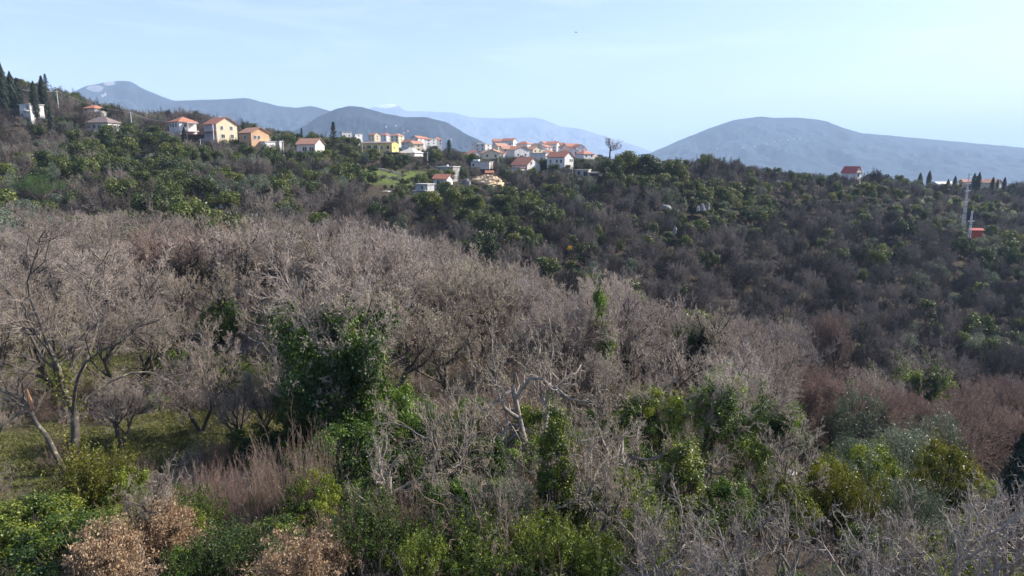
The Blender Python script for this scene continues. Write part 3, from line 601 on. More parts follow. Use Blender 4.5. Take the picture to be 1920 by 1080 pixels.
# rocks
def rock(px, py, Y, w, h, label, seed, m='rock'):
    rng = np.random.default_rng(seed); n, k = 28, 18
    th = np.linspace(0, 2*math.pi, n, endpoint=False); ph = np.linspace(-.3, math.pi/2, k)
    T, Pp = np.meshgrid(th, ph); d = np.stack([np.cos(T)*np.cos(Pp), np.sin(T)*np.cos(Pp), np.sin(Pp)], -1)
    r = 1+.0*T
    for o in range(14):
        v = unit(rng.normal(size=3)*np.array([1, 1, .7])); r = np.minimum(r, rng.uniform(.5, .95)/np.maximum((d*v).sum(-1), .08))
    r = r+rng.normal(0, .045, r.shape)
    V = (d*r[..., None]*np.array([w/2, w/2*.8, h])).reshape(-1, 3); idx = np.arange(n*k).reshape(k, n)
    Q = np.stack([idx[:-1], np.roll(idx[:-1], -1, 1), np.roll(idx[1:], -1, 1), idx[1:]], -1).reshape(-1, 4)
    o = add('rock', mk_mesh('rock', V, Q, mats=[M[m]]), None, at(px, py, Y)); tag(o, label, 'rock'); HOUSES.append((px-w/2*F/Y, px+w/2*F/Y, py-h*F/Y, py-h*.2*F/Y, Y, *at(px, py, Y)[:2], w*.6))
HOUSES[:] = [q for q in HOUSES if not (q[4] == 325 and q[0] < 1596 < q[1]) and not (q[4] == 285 and q[0] < 178 < q[1])]; HOUSES.append((1582, 1612, 305, 321, 325, *at(1596, 334, 325)[:2], 5)); HOUSES.append((168, 190, 192, 204, 285, *at(178, 213, 285)[:2], 5))
rock(1248, 391, 215, 3.6, 1.3, 'smooth pale rock dome on the wooded far slope', 1)
rock(1309, 394, 212, 1.4, 1.5, 'leftmost thin limestone pinnacle of the cluster on the far slope', 2)
rock(1318, 392, 214, 1.7, 1.9, 'middle limestone rock of the cluster on the far slope', 3)
rock(1327, 390, 216, 1.6, 2.7, 'tallest limestone rock at the right of the cluster on the far slope', 4)
rock(1265, 437, 180, 1.3, 1.7, 'lone pale rock pinnacle low on the far slope', 5)
rock(405, 391, 150, 1.0, .5, 'small white boulder at the foot of the left slope', 6)
rock(413, 389, 150, .9, .7, 'small white boulder right of its twin at the foot of the left slope', 7)
rock(1473, 890, 34, 1.2, .35, 'flat white stone between bushes at the lower right', 8)
rock(913, 350, 262, 13, 4.2, 'bare yellow earth cutting below the small orange-roofed shed', 9, 'sand')
rock(874, 350, 256, 4.0, 3.0, 'pale bare rock face right of the small white cottage', 10)
# ------------------------------------------------------------------ plant prototypes (mesh data only)
PR = {}
def proto(key, parts, H, r): PR[key] = (parts, H, r)     # parts: [(name, mesh)]
def geo_extent(*gs):
    V = np.concatenate([v for g in gs for v in g.V]); return float(np.percentile(V[:, 2], 99.5)), float(np.percentile(np.hypot(V[:, 0], V[:, 1]), 97))
def recolor(src, key, mats):
    parts, H, r = PR[src]; out = []
    for nm, me in parts:
        m2 = me.copy()
        for i in range(len(m2.materials)): m2.materials[i] = M[mats[nm] if isinstance(mats, dict) else mats]
        out.append((nm, m2))
    PR[key] = (out, H, r)
def make_bare(key, seed, tw='twig', bk='bark', **k):
    gt, gc, lv = bare_tree(seed, **k); H, r = geo_extent(gc)
    proto(key, [('trunk', gt.mesh('trunk', [M[bk]])), ('crown', gc.mesh('crown', [M[tw]]))], H, r); return lv
for i in range(5):
    make_bare(f'bare{i}', 20+i, H=10, stems=(1, 1, 2, 3, 1)[i], per=(6, 6, 6, 5, 4), base_r=.24, minr=.0125, split=3, spread=(.8, .95, .65, .55, .75)[i], wob=.2)
for i in range(2):
    make_bare(f'shoot{i}', 40+i, H=10, stems=3, per=(8, 6, 6, 6, 4), base_r=.18, minr=.012, split=3, spread=.5, up=.13, wob=.14)
for i in range(5):
    recolor(f'bare{i}', f'bareb{i}', {'trunk': 'bark', 'crown': 'twig_brown'}); recolor(f'bare{i}', f'barel{i}', {'trunk': 'bark', 'crown': 'twig_lilac'})
recolor('bare1', 'red0', {'trunk': 'bark', 'crown': 'redtwig'}); recolor('shoot0', 'red1', {'trunk': 'bark', 'crown': 'redtwig'}); recolor('bare3', 'red2', {'trunk': 'bark', 'crown': 'redtwig'})
recolor('shoot1', 'red3', {'trunk': 'bark', 'crown': 'redtwig'})
for i in range(3):              # gnarled pale trees with thick curling limbs
    make_bare(f'pale{i}', 60+i, 'twig_brown', 'palebark', split=3, H=9, stems=(2, 3, 1)[i], per=(6, 5, 5, 5, 3), base_r=.24, minr=.011, spread=1.1, wob=.36, up=.07)
for i in range(3):              # stout close bare trees with thick blunt twigs
    make_bare(f'close{i}', 70+i, 'pale', 'palebark', H=8, stems=(2, 3, 2)[i], per=(6, 6, 5, 3), levels=4, base_r=.22, minr=.013, spread=1.0, wob=.32, up=.08)
def far_bare(key, seed, tw='fartwig', **k):
    gt, gc, lv = bare_tree(seed, levels=4, split=1, sides=(4, 3, 3, 3, 3), **k)
    g = Geo()
    for gg, mi in ((gt, 0), (gc, 1)):
        for V, Q in zip(gg.V, gg.Q): pass
    V0 = np.concatenate(gt.V); Q0 = np.concatenate(gt.Q); g.add(V0, Q0, 0); V1 = np.concatenate(gc.V); Q1 = np.concatenate(gc.Q); g.add(V1, Q1, 1)
    H, r = geo_extent(g); proto(key, [('tree', g.mesh('bare_tree', [M['farbark'], M[tw]]))], H, r)
for i in range(5): far_bare(f'fbare{i}', 90+i, H=7, stems=(1, 2, 1, 3, 2)[i], per=(7, 7, 7, 6), base_r=.16, minr=.020, spread=.85, wob=.2, up=.06, trunk_frac=.3)
def leafy_tree(key, seed, m, n=16, rx=2.6, rz=2.2, cz=3.0, dens=300, size=.3, r0=.16, rad=(.26, .42), flat=.8, asp=.6, single=True, bark='farbark', jit=.7, droop=0, ry=None, fill=.75, tv=.22):
    rng = np.random.default_rng(seed); cs, rs = lobes(rng, n, rx, ry or rx, rz, cz, fill, rad); cs[:, 2] = np.maximum(cs[:, 2], rs*.6)
    gl = Geo(); leafy(rng, gl, cs, rs, dens, size, 1 if single else 0, asp, flat, jit, droop=droop, tvar=tv)
    if not single: stray(rng, gl, 5500, rx, ry or rx, rz, cz, size*.9, 0, asp)
    gt = gl if single else Geo(); limbs_to(rng, gt, cs, r0, mi=0)
    H, r = geo_extent(gl)
    if single: proto(key, [('tree', gl.mesh('tree', [M[bark], M[m]]))], H, r)
    else: proto(key, [('trunk', gt.mesh('trunk', [M[bark]])), ('crown', gl.mesh('crown', [M[m]]))], H, r)
for i in range(4): leafy_tree(f'foak{i}', 200+i, 'oak', n=(14, 18, 12, 20)[i], rx=(2.4, 3, 2.1, 2.8)[i], rz=(2.1, 1.8, 2.6, 2)[i], cz=(2.8, 2.4, 3.3, 2.6)[i], dens=330, size=.27)
for i in range(2): leafy_tree(f'folive{i}', 220+i, 'olive', n=12, rx=2.4, rz=1.7, cz=2.5, dens=360, size=.24, asp=.35, jit=1.0)
leafy_tree('fyellow', 230, 'yellow', n=9, rx=1.4, rz=1.3, cz=1.7, dens=420, size=.2)
leafy_tree('fpine', 231, 'pine', n=26, rx=4.8, rz=1.3, cz=5.0, dens=420, size=.22, asp=.2, rad=(.2, .34), jit=.4, fill=.85)
leafy_tree('knoll', 232, 'oak', n=26, rx=3.4, rz=2.6, cz=3.4, dens=380, size=.25)
for i in range(2): leafy_tree(f'nlaurel{i}', 240+i, 'laurel', n=(50, 56)[i], rx=2.0, rz=1.8, cz=2.0, dens=2300, size=.105, single=False, bark='bark', r0=.09, rad=(.08, .26), fill=.95, tv=.32)
recolor('nlaurel0', 'nivy0', {'crown': 'ivy', 'trunk': 'bark'}); recolor('nlaurel1', 'nivy1', {'crown': 'ivy', 'trunk': 'bark'})
recolor('nlaurel1', 'nbright', {'crown': 'bright', 'trunk': 'bark'})
recolor('nlaurel1', 'nyel', {'crown': 'yellow', 'trunk': 'bark'})
leafy_tree('nolive0', 250, 'olive', tv=.3, n=44, rx=2.2, rz=1.9, cz=2.3, dens=1500, size=.12, asp=.25, single=False, bark='bark', r0=.1, rad=(.12, .26), fill=.95, jit=1.1)
leafy_tree('nolive1', 251, 'olive', n=18, rx=1.7, rz=1.9, cz=2.2, dens=1500, size=.12, asp=.25, single=False, bark='bark', r0=.1, rad=(.2, .36), jit=1.1)
leafy_tree('ncol', 252, 'bright', tv=.3, n=60, rx=1.0, ry=1.0, rz=3.6, cz=3.8, dens=2000, size=.12, single=False, bark='bark', r0=.12, rad=(.13, .27), fill=.95)
def feathery(key, seed, m, rx, rz, cz, n=70, size=.14):   # tufted upright leafy shoots
    rng = np.random.default_rng(seed); gl = Geo(); gt = Geo()
    th = rng.uniform(0, 2*math.pi, n); rr = np.sqrt(rng.random(n))*rx*.55
    p = np.stack([rr*np.cos(th), rr*np.sin(th), np.zeros(n)], 1); d = unit(np.stack([rr*np.cos(th)*.55, rr*np.sin(th)*.55, np.full(n, 1.8)], 1))
    P, Rd = polyline(rng, p, d, (rz+cz)*rng.uniform(.55, 1, n)*(1-.25*(rr/rx)), np.full(n, .02), 10, .09, .03, .3)
    V, Q = tubes(P, Rd, 3); gt.add(V, Q)
    P2, R2, L2 = spawn(rng, P, Rd, 9, .25, .6, .22, .5, 4, .12, .1, np.full(n, (rz+cz)), .3, .005); V, Q = tubes(P2, R2, 3); gt.add(V, Q)
    S = P2.reshape(-1, 3); S = np.repeat(S, 5, 0)+rng.normal(0, .07, (len(S)*5, 3))
    leaves(rng, S, unit(rng.normal(size=S.shape)+np.array([0, 0, .8])), size, .4, .6, gl, 0, np.clip(rng.normal(.5, .2, len(S)), 0, 1))
    H, r = geo_extent(gl); proto(key, [('stems', gt.mesh('stems', [M['browntwig']])), ('foliage', gl.mesh('foliage', [M[m]]))], H, r)
feathery('feath0', 260, 'laurel', 2.4, 2, 2); feathery('feath1', 261, 'laurel', 2.0, 2, 2.4, 60)
recolor('feath0', 'feathy', {'stems': 'browntwig', 'foliage': 'yellow'})
def cat_geo(*gs):
    g = Geo()
    for x in gs: g.add(np.concatenate(x.V), np.concatenate(x.Q), 0)
    return g
def dry_bush(key, seed, dens=6):
    gt, gc, lv = bare_tree(seed, H=4, stems=4, levels=4, per=(7, 6, 5, 4), base_r=.07, minr=.006, spread=.95, up=.05)
    rng = np.random.default_rng(seed); gl = Geo(); S = lv[3][0][:, 1:].reshape(-1, 3); S = S[rng.random(len(S)) < .55]
    S = np.repeat(S, dens, 0)+rng.normal(0, .09, (len(S)*dens, 3)); leaves(rng, S, sph(rng, len(S)), .10, .6, .5, gl, 0, rng.uniform(.1, .95, len(S)), .6)
    H, r = geo_extent(gl); proto(key, [('stems', cat_geo(gt, gc).mesh('stems', [M['browntwig']])), ('dry_leaves', gl.mesh('dry_leaves', [M['dry']]))], H, r)
dry_bush('dry0', 270); dry_bush('dry1', 271, 4)
def thicket(key, seed, m, n=150, H=4, rx=1.4, arch=.0):
    rng = np.random.default_rng(seed); g = Geo(); th = rng.uniform(0, 6.28, n); rr = np.sqrt(rng.random(n))*rx
    p = np.stack([rr*np.cos(th), rr*np.sin(th), np.full(n, -.1)], 1); d = unit(np.stack([np.cos(th)*.15, np.sin(th)*.15, np.ones(n)], 1)+rng.normal(0, .06+arch*.5, (n, 3)))
    L = H*rng.uniform(.5, 1.05, n)*(1-.4*rr/rx); P, Rd = polyline(rng, p, d, L, np.full(n, .014), 9, .05+arch*.3, -arch*.22, .3); V, Q = tubes(P, Rd, 4); g.add(V, Q)
    P2, R2, L2 = spawn(rng, P, Rd, 9, .2, .5, .25, .55, 4, .1, .15-arch*.3, L, .3, .005); V, Q = tubes(P2, R2, 3); g.add(V, Q)
    P3, R3, L3 = spawn(rng, P2, R2, 3, .2, .6, .5, .7, 2, .15, .1, L2, .3, .0045); V, Q = tubes(P3, R3, 3); g.add(V, Q)
    Hh, r = geo_extent(g); proto(key, [('stems', g.mesh('stems', [M[m]]))], Hh, r)
thicket('stems0', 280, 'browntwig', 170, 4, 1.3); thicket('stems1', 281, 'redtwig', 150, 3.4, 1.5); thicket('tangle0', 282, 'browntwig', 120, 2.6, 1.6, .8); thicket('tangle1', 283, 'twig', 110, 2.2, 1.8, .9)
def cypress(key, seed, H=14, r=1.25):
    rng = np.random.default_rng(seed); g = Geo(); n = 5200; z = rng.random(n)**.85
    th = rng.uniform(0, 6.28, n); prof = np.minimum(1, (1-z)*2.6)**.75*np.minimum(1, .45+z*3)*(1+.16*np.sin(th*5+z*30)+.12*np.sin(th*3-z*55))
    rr = r*prof*rng.uniform(.55, 1.05, n)
    c = np.stack([rr*np.cos(th), rr*np.sin(th), .5+z*(H-.5)], 1); nn = np.stack([np.cos(th), np.sin(th), np.full(n, .5)], 1)
    d = nn; leaves(rng, c, nn, .42, .4, .35, g, 1, rng.uniform(.2, .9, n))
    V, Q = tubes(np.array([[(0, 0, -1.), (0, 0, H*.4), (0, 0, H*.95)]]), np.array([[.2, .14, .02]]), 6); g.add(V, Q, 0)
    proto(key, [('tree', g.mesh('cypress', [M['farbark'], M['cypress']]))], H, r)
cypress('cyp0', 300); cypress('cyp1', 301, 14, 1.0)
def conifer(key, seed, H=13, r=3.3):
    rng = np.random.default_rng(seed); g = Geo(); nb = 130; z = np.linspace(.06, .97, nb)+rng.normal(0, .01, nb); th = np.arange(nb)*2.4+rng.normal(0, .3, nb)
    L = r*(1-z)**.8*rng.uniform(.75, 1.15, nb)+.15
    p = np.stack([0*z, 0*z, z*H], 1); d = unit(np.stack([np.cos(th), np.sin(th), .35+.5*z], 1)); P, Rd = polyline(rng, p, d, L, np.full(nb, .05), 6, .06, -.06, .3)
    V, Q = tubes(P, Rd, 3); g.add(V, Q, 0); V, Q = tubes(np.array([[(0, 0, -1.), (0, 0, H*.5), (0, 0, H)]]), np.array([[.25, .15, .03]]), 6); g.add(V, Q, 0)
    k = 46; t = rng.random((nb, k))**.8; f = t*6*.999; i = f.astype(int); fr = (f-i)[..., None]; ni = np.arange(nb)[:, None]; c = P[ni, i]*(1-fr)+P[ni, i+1]*fr
    c = c+rng.normal(0, 1, c.shape)*np.array([.3, .3, .16])*(1.1-t)[..., None]; c = c.reshape(-1, 3); leaves(rng, c, np.tile([0, 0, 1.], (len(c), 1)), .34, .35, .6, g, 1, rng.uniform(.2, .9, len(c)), .4)
    proto(key, [('tree', g.mesh('conifer', [M['farbark'], M['cypress']]))], H, r)
conifer('conif', 310); conifer('conif1', 311, 13, 4.0)

def ivy_on(lv, levels, dens, spread, size=.13, zmax=99, seed=5, m='ivy'):
    rng = np.random.default_rng(seed); g = Geo()
    for k in levels:
        P, Rd = lv[k]; n, S, _ = P.shape; t = rng.random((n, dens))*(S-1)*.999; i = t.astype(int); fr = (t-i)[..., None]; ni = np.arange(n)[:, None]
        c = (P[ni, i]*(1-fr)+P[ni, i+1]*fr); c = c+rng.normal(0, 1, c.shape)*(spread*(.6+.4*(Rd[ni, i]/.1).clip(0, 2)))[..., None]; c = c.reshape(-1, 3); c = c[(c[:, 2] < zmax+rng.normal(0, .6, len(c))) & (c[:, 2] > 0)]
        keep = (np.sin(c[:, 0]*2.3+c[:, 2]*1.7)+np.cos(c[:, 1]*2.1-c[:, 2]*1.1)) > -.9; c = c[keep]
        leaves(rng, c, sph(rng, len(c))+np.array([0, 0, .4]), size, .8, .5, g, 0, np.clip(.5+.25*np.sin(c[:, 0]*1.9+c[:, 2])+rng.normal(0, .14, len(c)), 0, 1), .5)
    return g
def ivy_tree(key, seed, lvls=(0, 1, 2), dens=260, spread=.22, zmax=7, spread_=.75, **k):
    k['spread'] = spread_
    lv = make_bare(key, seed, **k); parts, H, r = PR[key]; g = Geo()
    for q, l in enumerate(lvls):
        x = ivy_on(lv, [l], int(dens*(4, 1.3, .5)[q]), spread*(1.3, 1, 1)[q], seed=seed, zmax=zmax); g.add(np.concatenate(x.V), np.concatenate(x.Q), 0, np.concatenate(x.T))
    parts = parts+[('ivy', g.mesh('ivy', [M['ivy']]))]; PR[key] = (parts, H, r)
ivy_tree('ivyheavy', 320, dens=1300, spread=.42, zmax=6.0, H=11, stems=3, per=(7, 6, 6, 6, 4), base_r=.3, minr=.012, spread_=.7)
ivy_tree('ivylight', 321, dens=420, spread=.2, zmax=6.0, H=10, stems=2, per=(6, 5, 6, 7, 3), base_r=.24, minr=.009)
ivy_tree('ivypole', 322, lvls=(0, 1), dens=900, spread=.30, zmax=9.5, H=10, stems=1, per=(3, 4, 5, 5, 3), base_r=.18, minr=.009, trunk_frac=.85, lean=.03)

# ------------------------------------------------------------------ placing plants
ALL = []                        # (root, kind name, x, y, height, label)
rs = random.Random(7); nr = np.random.default_rng(77)
TREEN = dict(bare='bare_tree', shoot='bare_tree', red='red_bare_tree', pale='gnarled_tree', close='pale_bare_tree', fbare='bare_tree', foak='evergreen_tree', folive='olive_tree')
CAT = {'bare_tree': 'tree', 'red_bare_tree': 'tree', 'gnarled_tree': 'tree', 'pale_bare_tree': 'tree', 'evergreen_tree': 'tree', 'olive_tree': 'olive tree'}
FIRST = {}
def plant(key, name, x, y, H=None, W=None, label=None, cat='tree', group=None, rot=None, z=None, sink=.15, auto=None):
    parts, h0, r0 = PR[key]
    sz = 1 if H is None else H/h0; sx = sz if W is None else (W/2)/r0
    if key != 'ncol': sx = min(max(sx, .68*sz), 1.7*sz)
    if z is None: z = float(gz(x, y))-sink
    if len(parts) == 1 and parts[0][0] == 'tree':
        o = bpy.data.objects.new(name, parts[0][1]); C.objects.link(o)
    else:
        o = bpy.data.objects.new(name, None); C.objects.link(o); o.empty_display_size = .3
        for nm, me in parts: add(nm, me, o)
    o.location = (x, y, z); o.rotation_euler = (0, 0, rs.uniform(0, 6.28) if rot is None else rot); o.scale = (sx, sx, sz)
    o['category'] = cat
    if group: o['group'] = group
    if label: o['label'] = label
    else: ALL.append((o, auto, x, y, z, h0*sz))
    return o
def put(key, name, px, ptop, Y, wpx, label, cat='tree', group=None, rot=None, pbase=None, auto=None):
    """stand a plant so that its top is at photo row ptop; its base is on the ground (or at row pbase)"""
    x = at(px, (ptop+(pbase or ptop+80))/2, Y)[0]; top = CH+Y*tt(ptop); z = float(gz(x, Y))-.15
    if pbase is not None: z = CH+Y*tt(pbase)
    return plant(key, name, x, Y, max(top-z, .8), wpx*Y/F, label, cat, group, rot, z=z, auto=auto)

# --- foreground and middle-ground plants one can single out
SPEC = [  # key, name, px, ptop, Y, width px, label, category
 ('ivyheavy', 'ivy_clad_tree', 655, 455, 36, 330, 'large bare tree whose trunk and limbs are buried in dark ivy, centre left', 'tree'),
 ('ncol', 'ivy_column', 1042, 765, 24, 84, 'tall narrow column of glossy green leaves in the centre foreground', 'shrub'),
 ('ncol', 'laurel_tree', 1280, 826, 27, 105, 'yellow-green columnar laurel with rounded top right of the centre', 'shrub'),
 ('nyel', 'yellowing_shrub', 1768, 828, 33, 75, 'bright yellow-green upright shrub at the lower right', 'shrub'),
 ('ivypole', 'ivy_clad_tree', 1135, 552, 52, 60, 'slim ivy-clad trunk standing like a green spindle in the grey grove', 'tree'),
 ('ivylight', 'ivy_clad_tree', 1308, 560, 62, 130, 'bare tree with dark ivy clumps in the right of the grove', 'tree'),
 ('ivylight', 'ivy_clad_tree', 1330, 640, 38, 230, 'spreading bare tree with ivy on its leaning trunk, right of centre', 'tree'),
 ('ivyheavy', 'ivy_clad_tree', 1425, 690, 44, 190, 'low bare tree heavy with dark ivy above the pale grass gap', 'tree'),
 ('ivylight', 'ivy_clad_tree', 1200, 690, 40, 170, 'ivy-touched bare tree just left of the leaning ivy trunk', 'tree'),
 ('ivylight', 'ivy_clad_tree', 1740, 645, 84, 190, 'broad dark grey tree with ivied base at the right', 'tree'),
 ('red1', 'red_bare_tree', 1572, 588, 108, 95, 'red-tinged bare tree with forked dark trunk on the right', 'tree'),
 ('red0', 'red_bare_tree', 372, 420, 76, 200, 'reddish bare tree with a dark open trunk, the middle of the three upper left', 'tree'),
 ('red2', 'red_bare_tree', 288, 425, 78, 170, 'reddish bare tree at the left of the three upper left', 'tree'),
 ('red0', 'red_bare_tree', 455, 422, 79, 160, 'reddish-brown bare tree at the right of the three upper left', 'tree'),
 ('nolive0', 'olive_tree', 1610, 728, 52, 110, 'silver-green olive tree under the red thicket on the right', 'olive tree'),
 ('nolive1', 'olive_tree', 1700, 790, 40, 120, 'pale olive tree below and right of the silver-green olive', 'olive tree'),
 ('nolive1', 'olive_tree', 1618, 800, 37, 110, 'small grey olive bush at the right end of the pale grass gap', 'olive tree'),
 ('nolive0', 'olive_tree', 1760, 770, 50, 110, 'dull grey-green olive in front of the red thicket', 'olive tree'),
 ('nolive0', 'olive_tree', 1720, 900, 27, 130, 'faint grey olive bush behind the pale twigs at the lower right', 'olive tree'),
 ('nbright', 'laurel_shrub', 1545, 862, 30, 110, 'round green shrub left of the yellow-green shrub group', 'shrub'),
 ('feathy', 'laurel_shrub', 1590, 880, 29, 90, 'shrub with yellow-green shoots in the lower right group', 'shrub'),
 ('nbright', 'laurel_shrub', 1475, 900, 28, 90, 'mottled green shrub beside the flat white stone', 'shrub'),
 ('nlaurel0', 'laurel_shrub', 1640, 838, 33, 80, 'dark green shrub between the two pale olives', 'shrub'),
 ('nolive0', 'olive_tree', 1600, 860, 32, 160, 'wide soft grey-green bush behind the yellow-green shoots', 'olive tree'),
 ('feathy', 'ivy_shrub', 172, 835, 27, 110, 'tall yellow-flecked shrub at the foot of the big lichened tree', 'shrub'),
 ('nivy0', 'ivy_shrub', 95, 935, 25, 120, 'dark ivy mound left of the yellow-flecked shrub', 'shrub'),
 ('nbright', 'laurel_shrub', 30, 935, 22, 240, 'yellow-green laurel bush in the bottom left corner', 'shrub'),
 ('nlaurel0', 'laurel_shrub', 130, 985, 20.5, 230, 'dark green laurel bush right of the corner bush', 'shrub'),
 ('nlaurel1', 'laurel_shrub', -60, 960, 21, 220, 'green laurel bush cut off by the bottom left corner', 'shrub'),
 ('dry0', 'dry_oak_bush', 215, 975, 20, 220, 'left bush of dry pinkish-brown leaves at the bottom', 'shrub'),
 ('dry0', 'dry_oak_bush', 320, 930, 22, 180, 'tallest bush of dry brown leaves at the bottom left', 'shrub'),
 ('dry1', 'dry_oak_bush', 550, 995, 20, 220, 'right bush of dry pale-brown leaves at the bottom', 'shrub'),
 ('dry1', 'dry_oak_bush', 410, 830, 33, 60, 'small dry brown bush in the grass clearing', 'shrub'),
 ('feath1', 'laurel_shrub', 370, 912, 24, 70, 'small dark laurel shoot standing behind the dry leaves', 'shrub'),
 ('feath0', 'laurel_shrub', 430, 985, 21, 180, 'green shrub between the two dry-leaved bushes', 'shrub'),
 ('stems0', 'stem_thicket', 550, 805, 26, 110, 'tall sheaf of straight grey-brown stems left of centre', 'thicket'),
 ('stems1', 'stem_thicket', 470, 850, 27, 120, 'reddish-brown thicket of upright stems left of the tall sheaf', 'thicket'),
 ('stems1', 'stem_thicket', 390, 865, 28, 130, 'brown thicket behind the small laurel shoot', 'thicket'),
 ('stems0', 'stem_thicket', 250, 860, 29, 110, 'thin brown stems right of the yellow-flecked shrub', 'thicket'),
 ('nlaurel1', 'laurel_shrub', 235, 880, 27, 110, 'blue-green leafy shrub among thin brown stems', 'shrub'),
 ('nivy1', 'ivy_shrub', 640, 800, 30, 210, 'dark ivy mound at the foot of the ivy-buried tree', 'shrub'),
 ('nivy0', 'ivy_shrub', 560, 700, 36, 110, 'ivy mound left of the ivy-buried trunk', 'shrub'),
 ('nivy0', 'ivy_shrub', 740, 720, 34, 110, 'ivy mound right of the ivy-buried trunk', 'shrub'),
 ('feath0', 'laurel_shrub', 700, 935, 22, 170, 'leafy green shrub at the bottom left of centre', 'shrub'),
 ('feath1', 'laurel_shrub', 795, 1000, 20.5, 130, 'leafy green shrub at the very bottom left of centre', 'shrub'),
 ('feath0', 'laurel_shrub', 880, 975, 21, 190, 'broad feathery green shrub at the bottom centre', 'shrub'),
 ('feath1', 'laurel_shrub', 1005, 965, 21.5, 170, 'yellow-tipped feathery shrub right of the bottom centre', 'shrub'),
 ('feath0', 'laurel_shrub', 1115, 1000, 21, 150, 'feathery green shrub beside the pale twigs at the bottom', 'shrub'),
 ('nlaurel0', 'laurel_shrub', 590, 890, 25, 120, 'dark leafy shrub right of the tall stem sheaf', 'shrub'),
 ('nlaurel1', 'laurel_shrub', 900, 820, 30, 130, 'glossy shrub behind the gnarled pale limbs in the centre', 'shrub'),
 ('nolive1', 'laurel_shrub', 960, 890, 25, 110, 'grey-green shrub left of the tall green column', 'shrub'),
 ('nlaurel0', 'laurel_shrub', 1180, 830, 32, 120, 'green shrub right of the tall column, behind bare limbs', 'shrub'),
 ('nlaurel1', 'laurel_shrub', 1400, 820, 36, 110, 'dark shrub under the ivy-heavy low tree', 'shrub'),
 ('nivy1', 'ivy_shrub', 1370, 900, 27, 120, 'dark shrub right of the columnar laurel', 'shrub'),
 ('nlaurel0', 'laurel_shrub', 1210, 930, 23, 110, 'dark green shrub at the foot of the columnar laurel', 'shrub'),
 ('stems1', 'stem_thicket', 960, 690, 40, 110, 'reddish upright twig thicket behind the gnarled pale tree', 'thicket'),
 ('nlaurel0', 'laurel_shrub', 480, 800, 34, 120, 'dark shrub at the shaded edge of the grass clearing', 'shrub'),
 ('nivy0', 'ivy_shrub', 830, 790, 32, 150, 'dark leafy mound between the ivy-buried tree and the gnarled limbs', 'shrub'),
 ('nlaurel1', 'laurel_shrub', 760, 850, 27, 150, 'green shrub in front of the dark leafy mound', 'shrub'),
 ('nlaurel0', 'laurel_shrub', 1105, 930, 24, 110, 'green shrub touching the right side of the tall green column', 'shrub'),
 ('nlaurel1', 'laurel_shrub', 1010, 760, 35, 130, 'yellowish shrub seen through the pale trunk in the centre', 'shrub'),
 ('nivy1', 'ivy_shrub', 850, 900, 24, 140, 'dark shrub below the low gnarled tree', 'shrub'),
 ('nlaurel0', 'laurel_shrub', 1240, 740, 38, 160, 'green shrub at the foot of the leaning ivy tree', 'shrub'),
 ('nlaurel1', 'laurel_shrub', 1160, 880, 26, 120, 'mottled shrub between the column and the columnar laurel', 'shrub'),
 ('nlaurel0', 'laurel_shrub', 340, 960, 23, 100, 'leafy shrub poking out among the dry brown bushes', 'shrub'),
 ('pale1', 'gnarled_tree', 905, 850, 22.5, 230, 'small grey twisted tree standing before the bottom centre shrubs', 'tree'),
 ('close2', 'gnarled_tree', 1240, 905, 21, 210, 'grey open-crowned little tree below the columnar laurel', 'tree'),
 ('pale2', 'gnarled_tree', 740, 800, 25, 200, 'thin twisted tree in front of the ivy mound', 'tree'),
 ('bareb1', 'gnarled_tree', 1460, 790, 29, 220, 'brown-twigged low tree above the flat white stone', 'tree'),
 ('pale0', 'gnarled_tree', 1110, 830, 23.5, 170, 'small crooked tree leaning right of the tall green column', 'tree'),
 ('tangle0', 'bramble_thicket', 835, 930, 22, 120, 'brown bramble tangle between the leafy shrubs at the bottom centre', 'thicket'),
 ('nyel', 'yellowing_shrub', 930, 935, 23, 60, 'small yellow-tipped shoot behind the broad feathery shrub', 'shrub'),
 ('tangle1', 'bramble_thicket', 1075, 975, 21, 110, 'grey bramble tangle right of the yellow-tipped feathery shrub', 'thicket'),
 ('stems0', 'stem_thicket', 745, 905, 23, 90, 'thin stems rising behind the bottom-left-of-centre shrub', 'thicket'),
 ('stems0', 'stem_thicket', 640, 950, 22, 100, 'brown stems right of the pale-brown dry bush', 'thicket'),
 ('bare3', 'bare_tree', 215, 700, 36, 150, 'slender bare sapling right of the big lichened tree', 'tree'),
 ('bareb2', 'bare_tree', 470, 690, 35, 150, 'brownish bare sapling left of the ivy-buried tree', 'tree'),
 ('bareb4', 'bare_sapling', 290, 870, 22, 150, 'bare sapling rising through the dry brown bushes', 'tree'),
 ('pale0', 'gnarled_tree', 1010, 600, 33, 330, 'gnarled pale-barked tree with a curling main trunk in the centre', 'tree'),
 ('pale1', 'gnarled_tree', 830, 700, 29, 330, 'low gnarled tree with pale limbs reaching sideways, left of centre', 'tree'),
 ('pale2', 'gnarled_tree', 1190, 740, 29, 260, 'bent pale-limbed tree between the green column and the columnar laurel', 'tree'),
 ('pale1', 'gnarled_tree', 1090, 760, 25, 230, 'small twisted tree right behind the tall green column', 'tree'),
 ('pale2', 'gnarled_tree', 1340, 790, 30, 180, 'small dark-twigged tree right of the columnar laurel', 'tree'),
 ('bare2', 'bare_tree', 365, 610, 38, 190, 'thin double-trunked bare tree standing in the grass clearing', 'tree'),
 ('close0', 'pale_bare_tree', 1200, 965, 19, 260, 'pale-twigged bare crown at the bottom, left of the others', 'tree'),
 ('close1', 'pale_bare_tree', 1330, 975, 18, 260, 'bare pale crown cut by the bottom edge, second from the left', 'tree'),
 ('close2', 'pale_bare_tree', 1450, 905, 19, 300, 'pale bare crown with a dark straight stem at the lower right', 'tree'),
 ('close0', 'pale_bare_tree', 1570, 940, 18, 320, 'pale bare crown in front of the green shrub group', 'tree'),
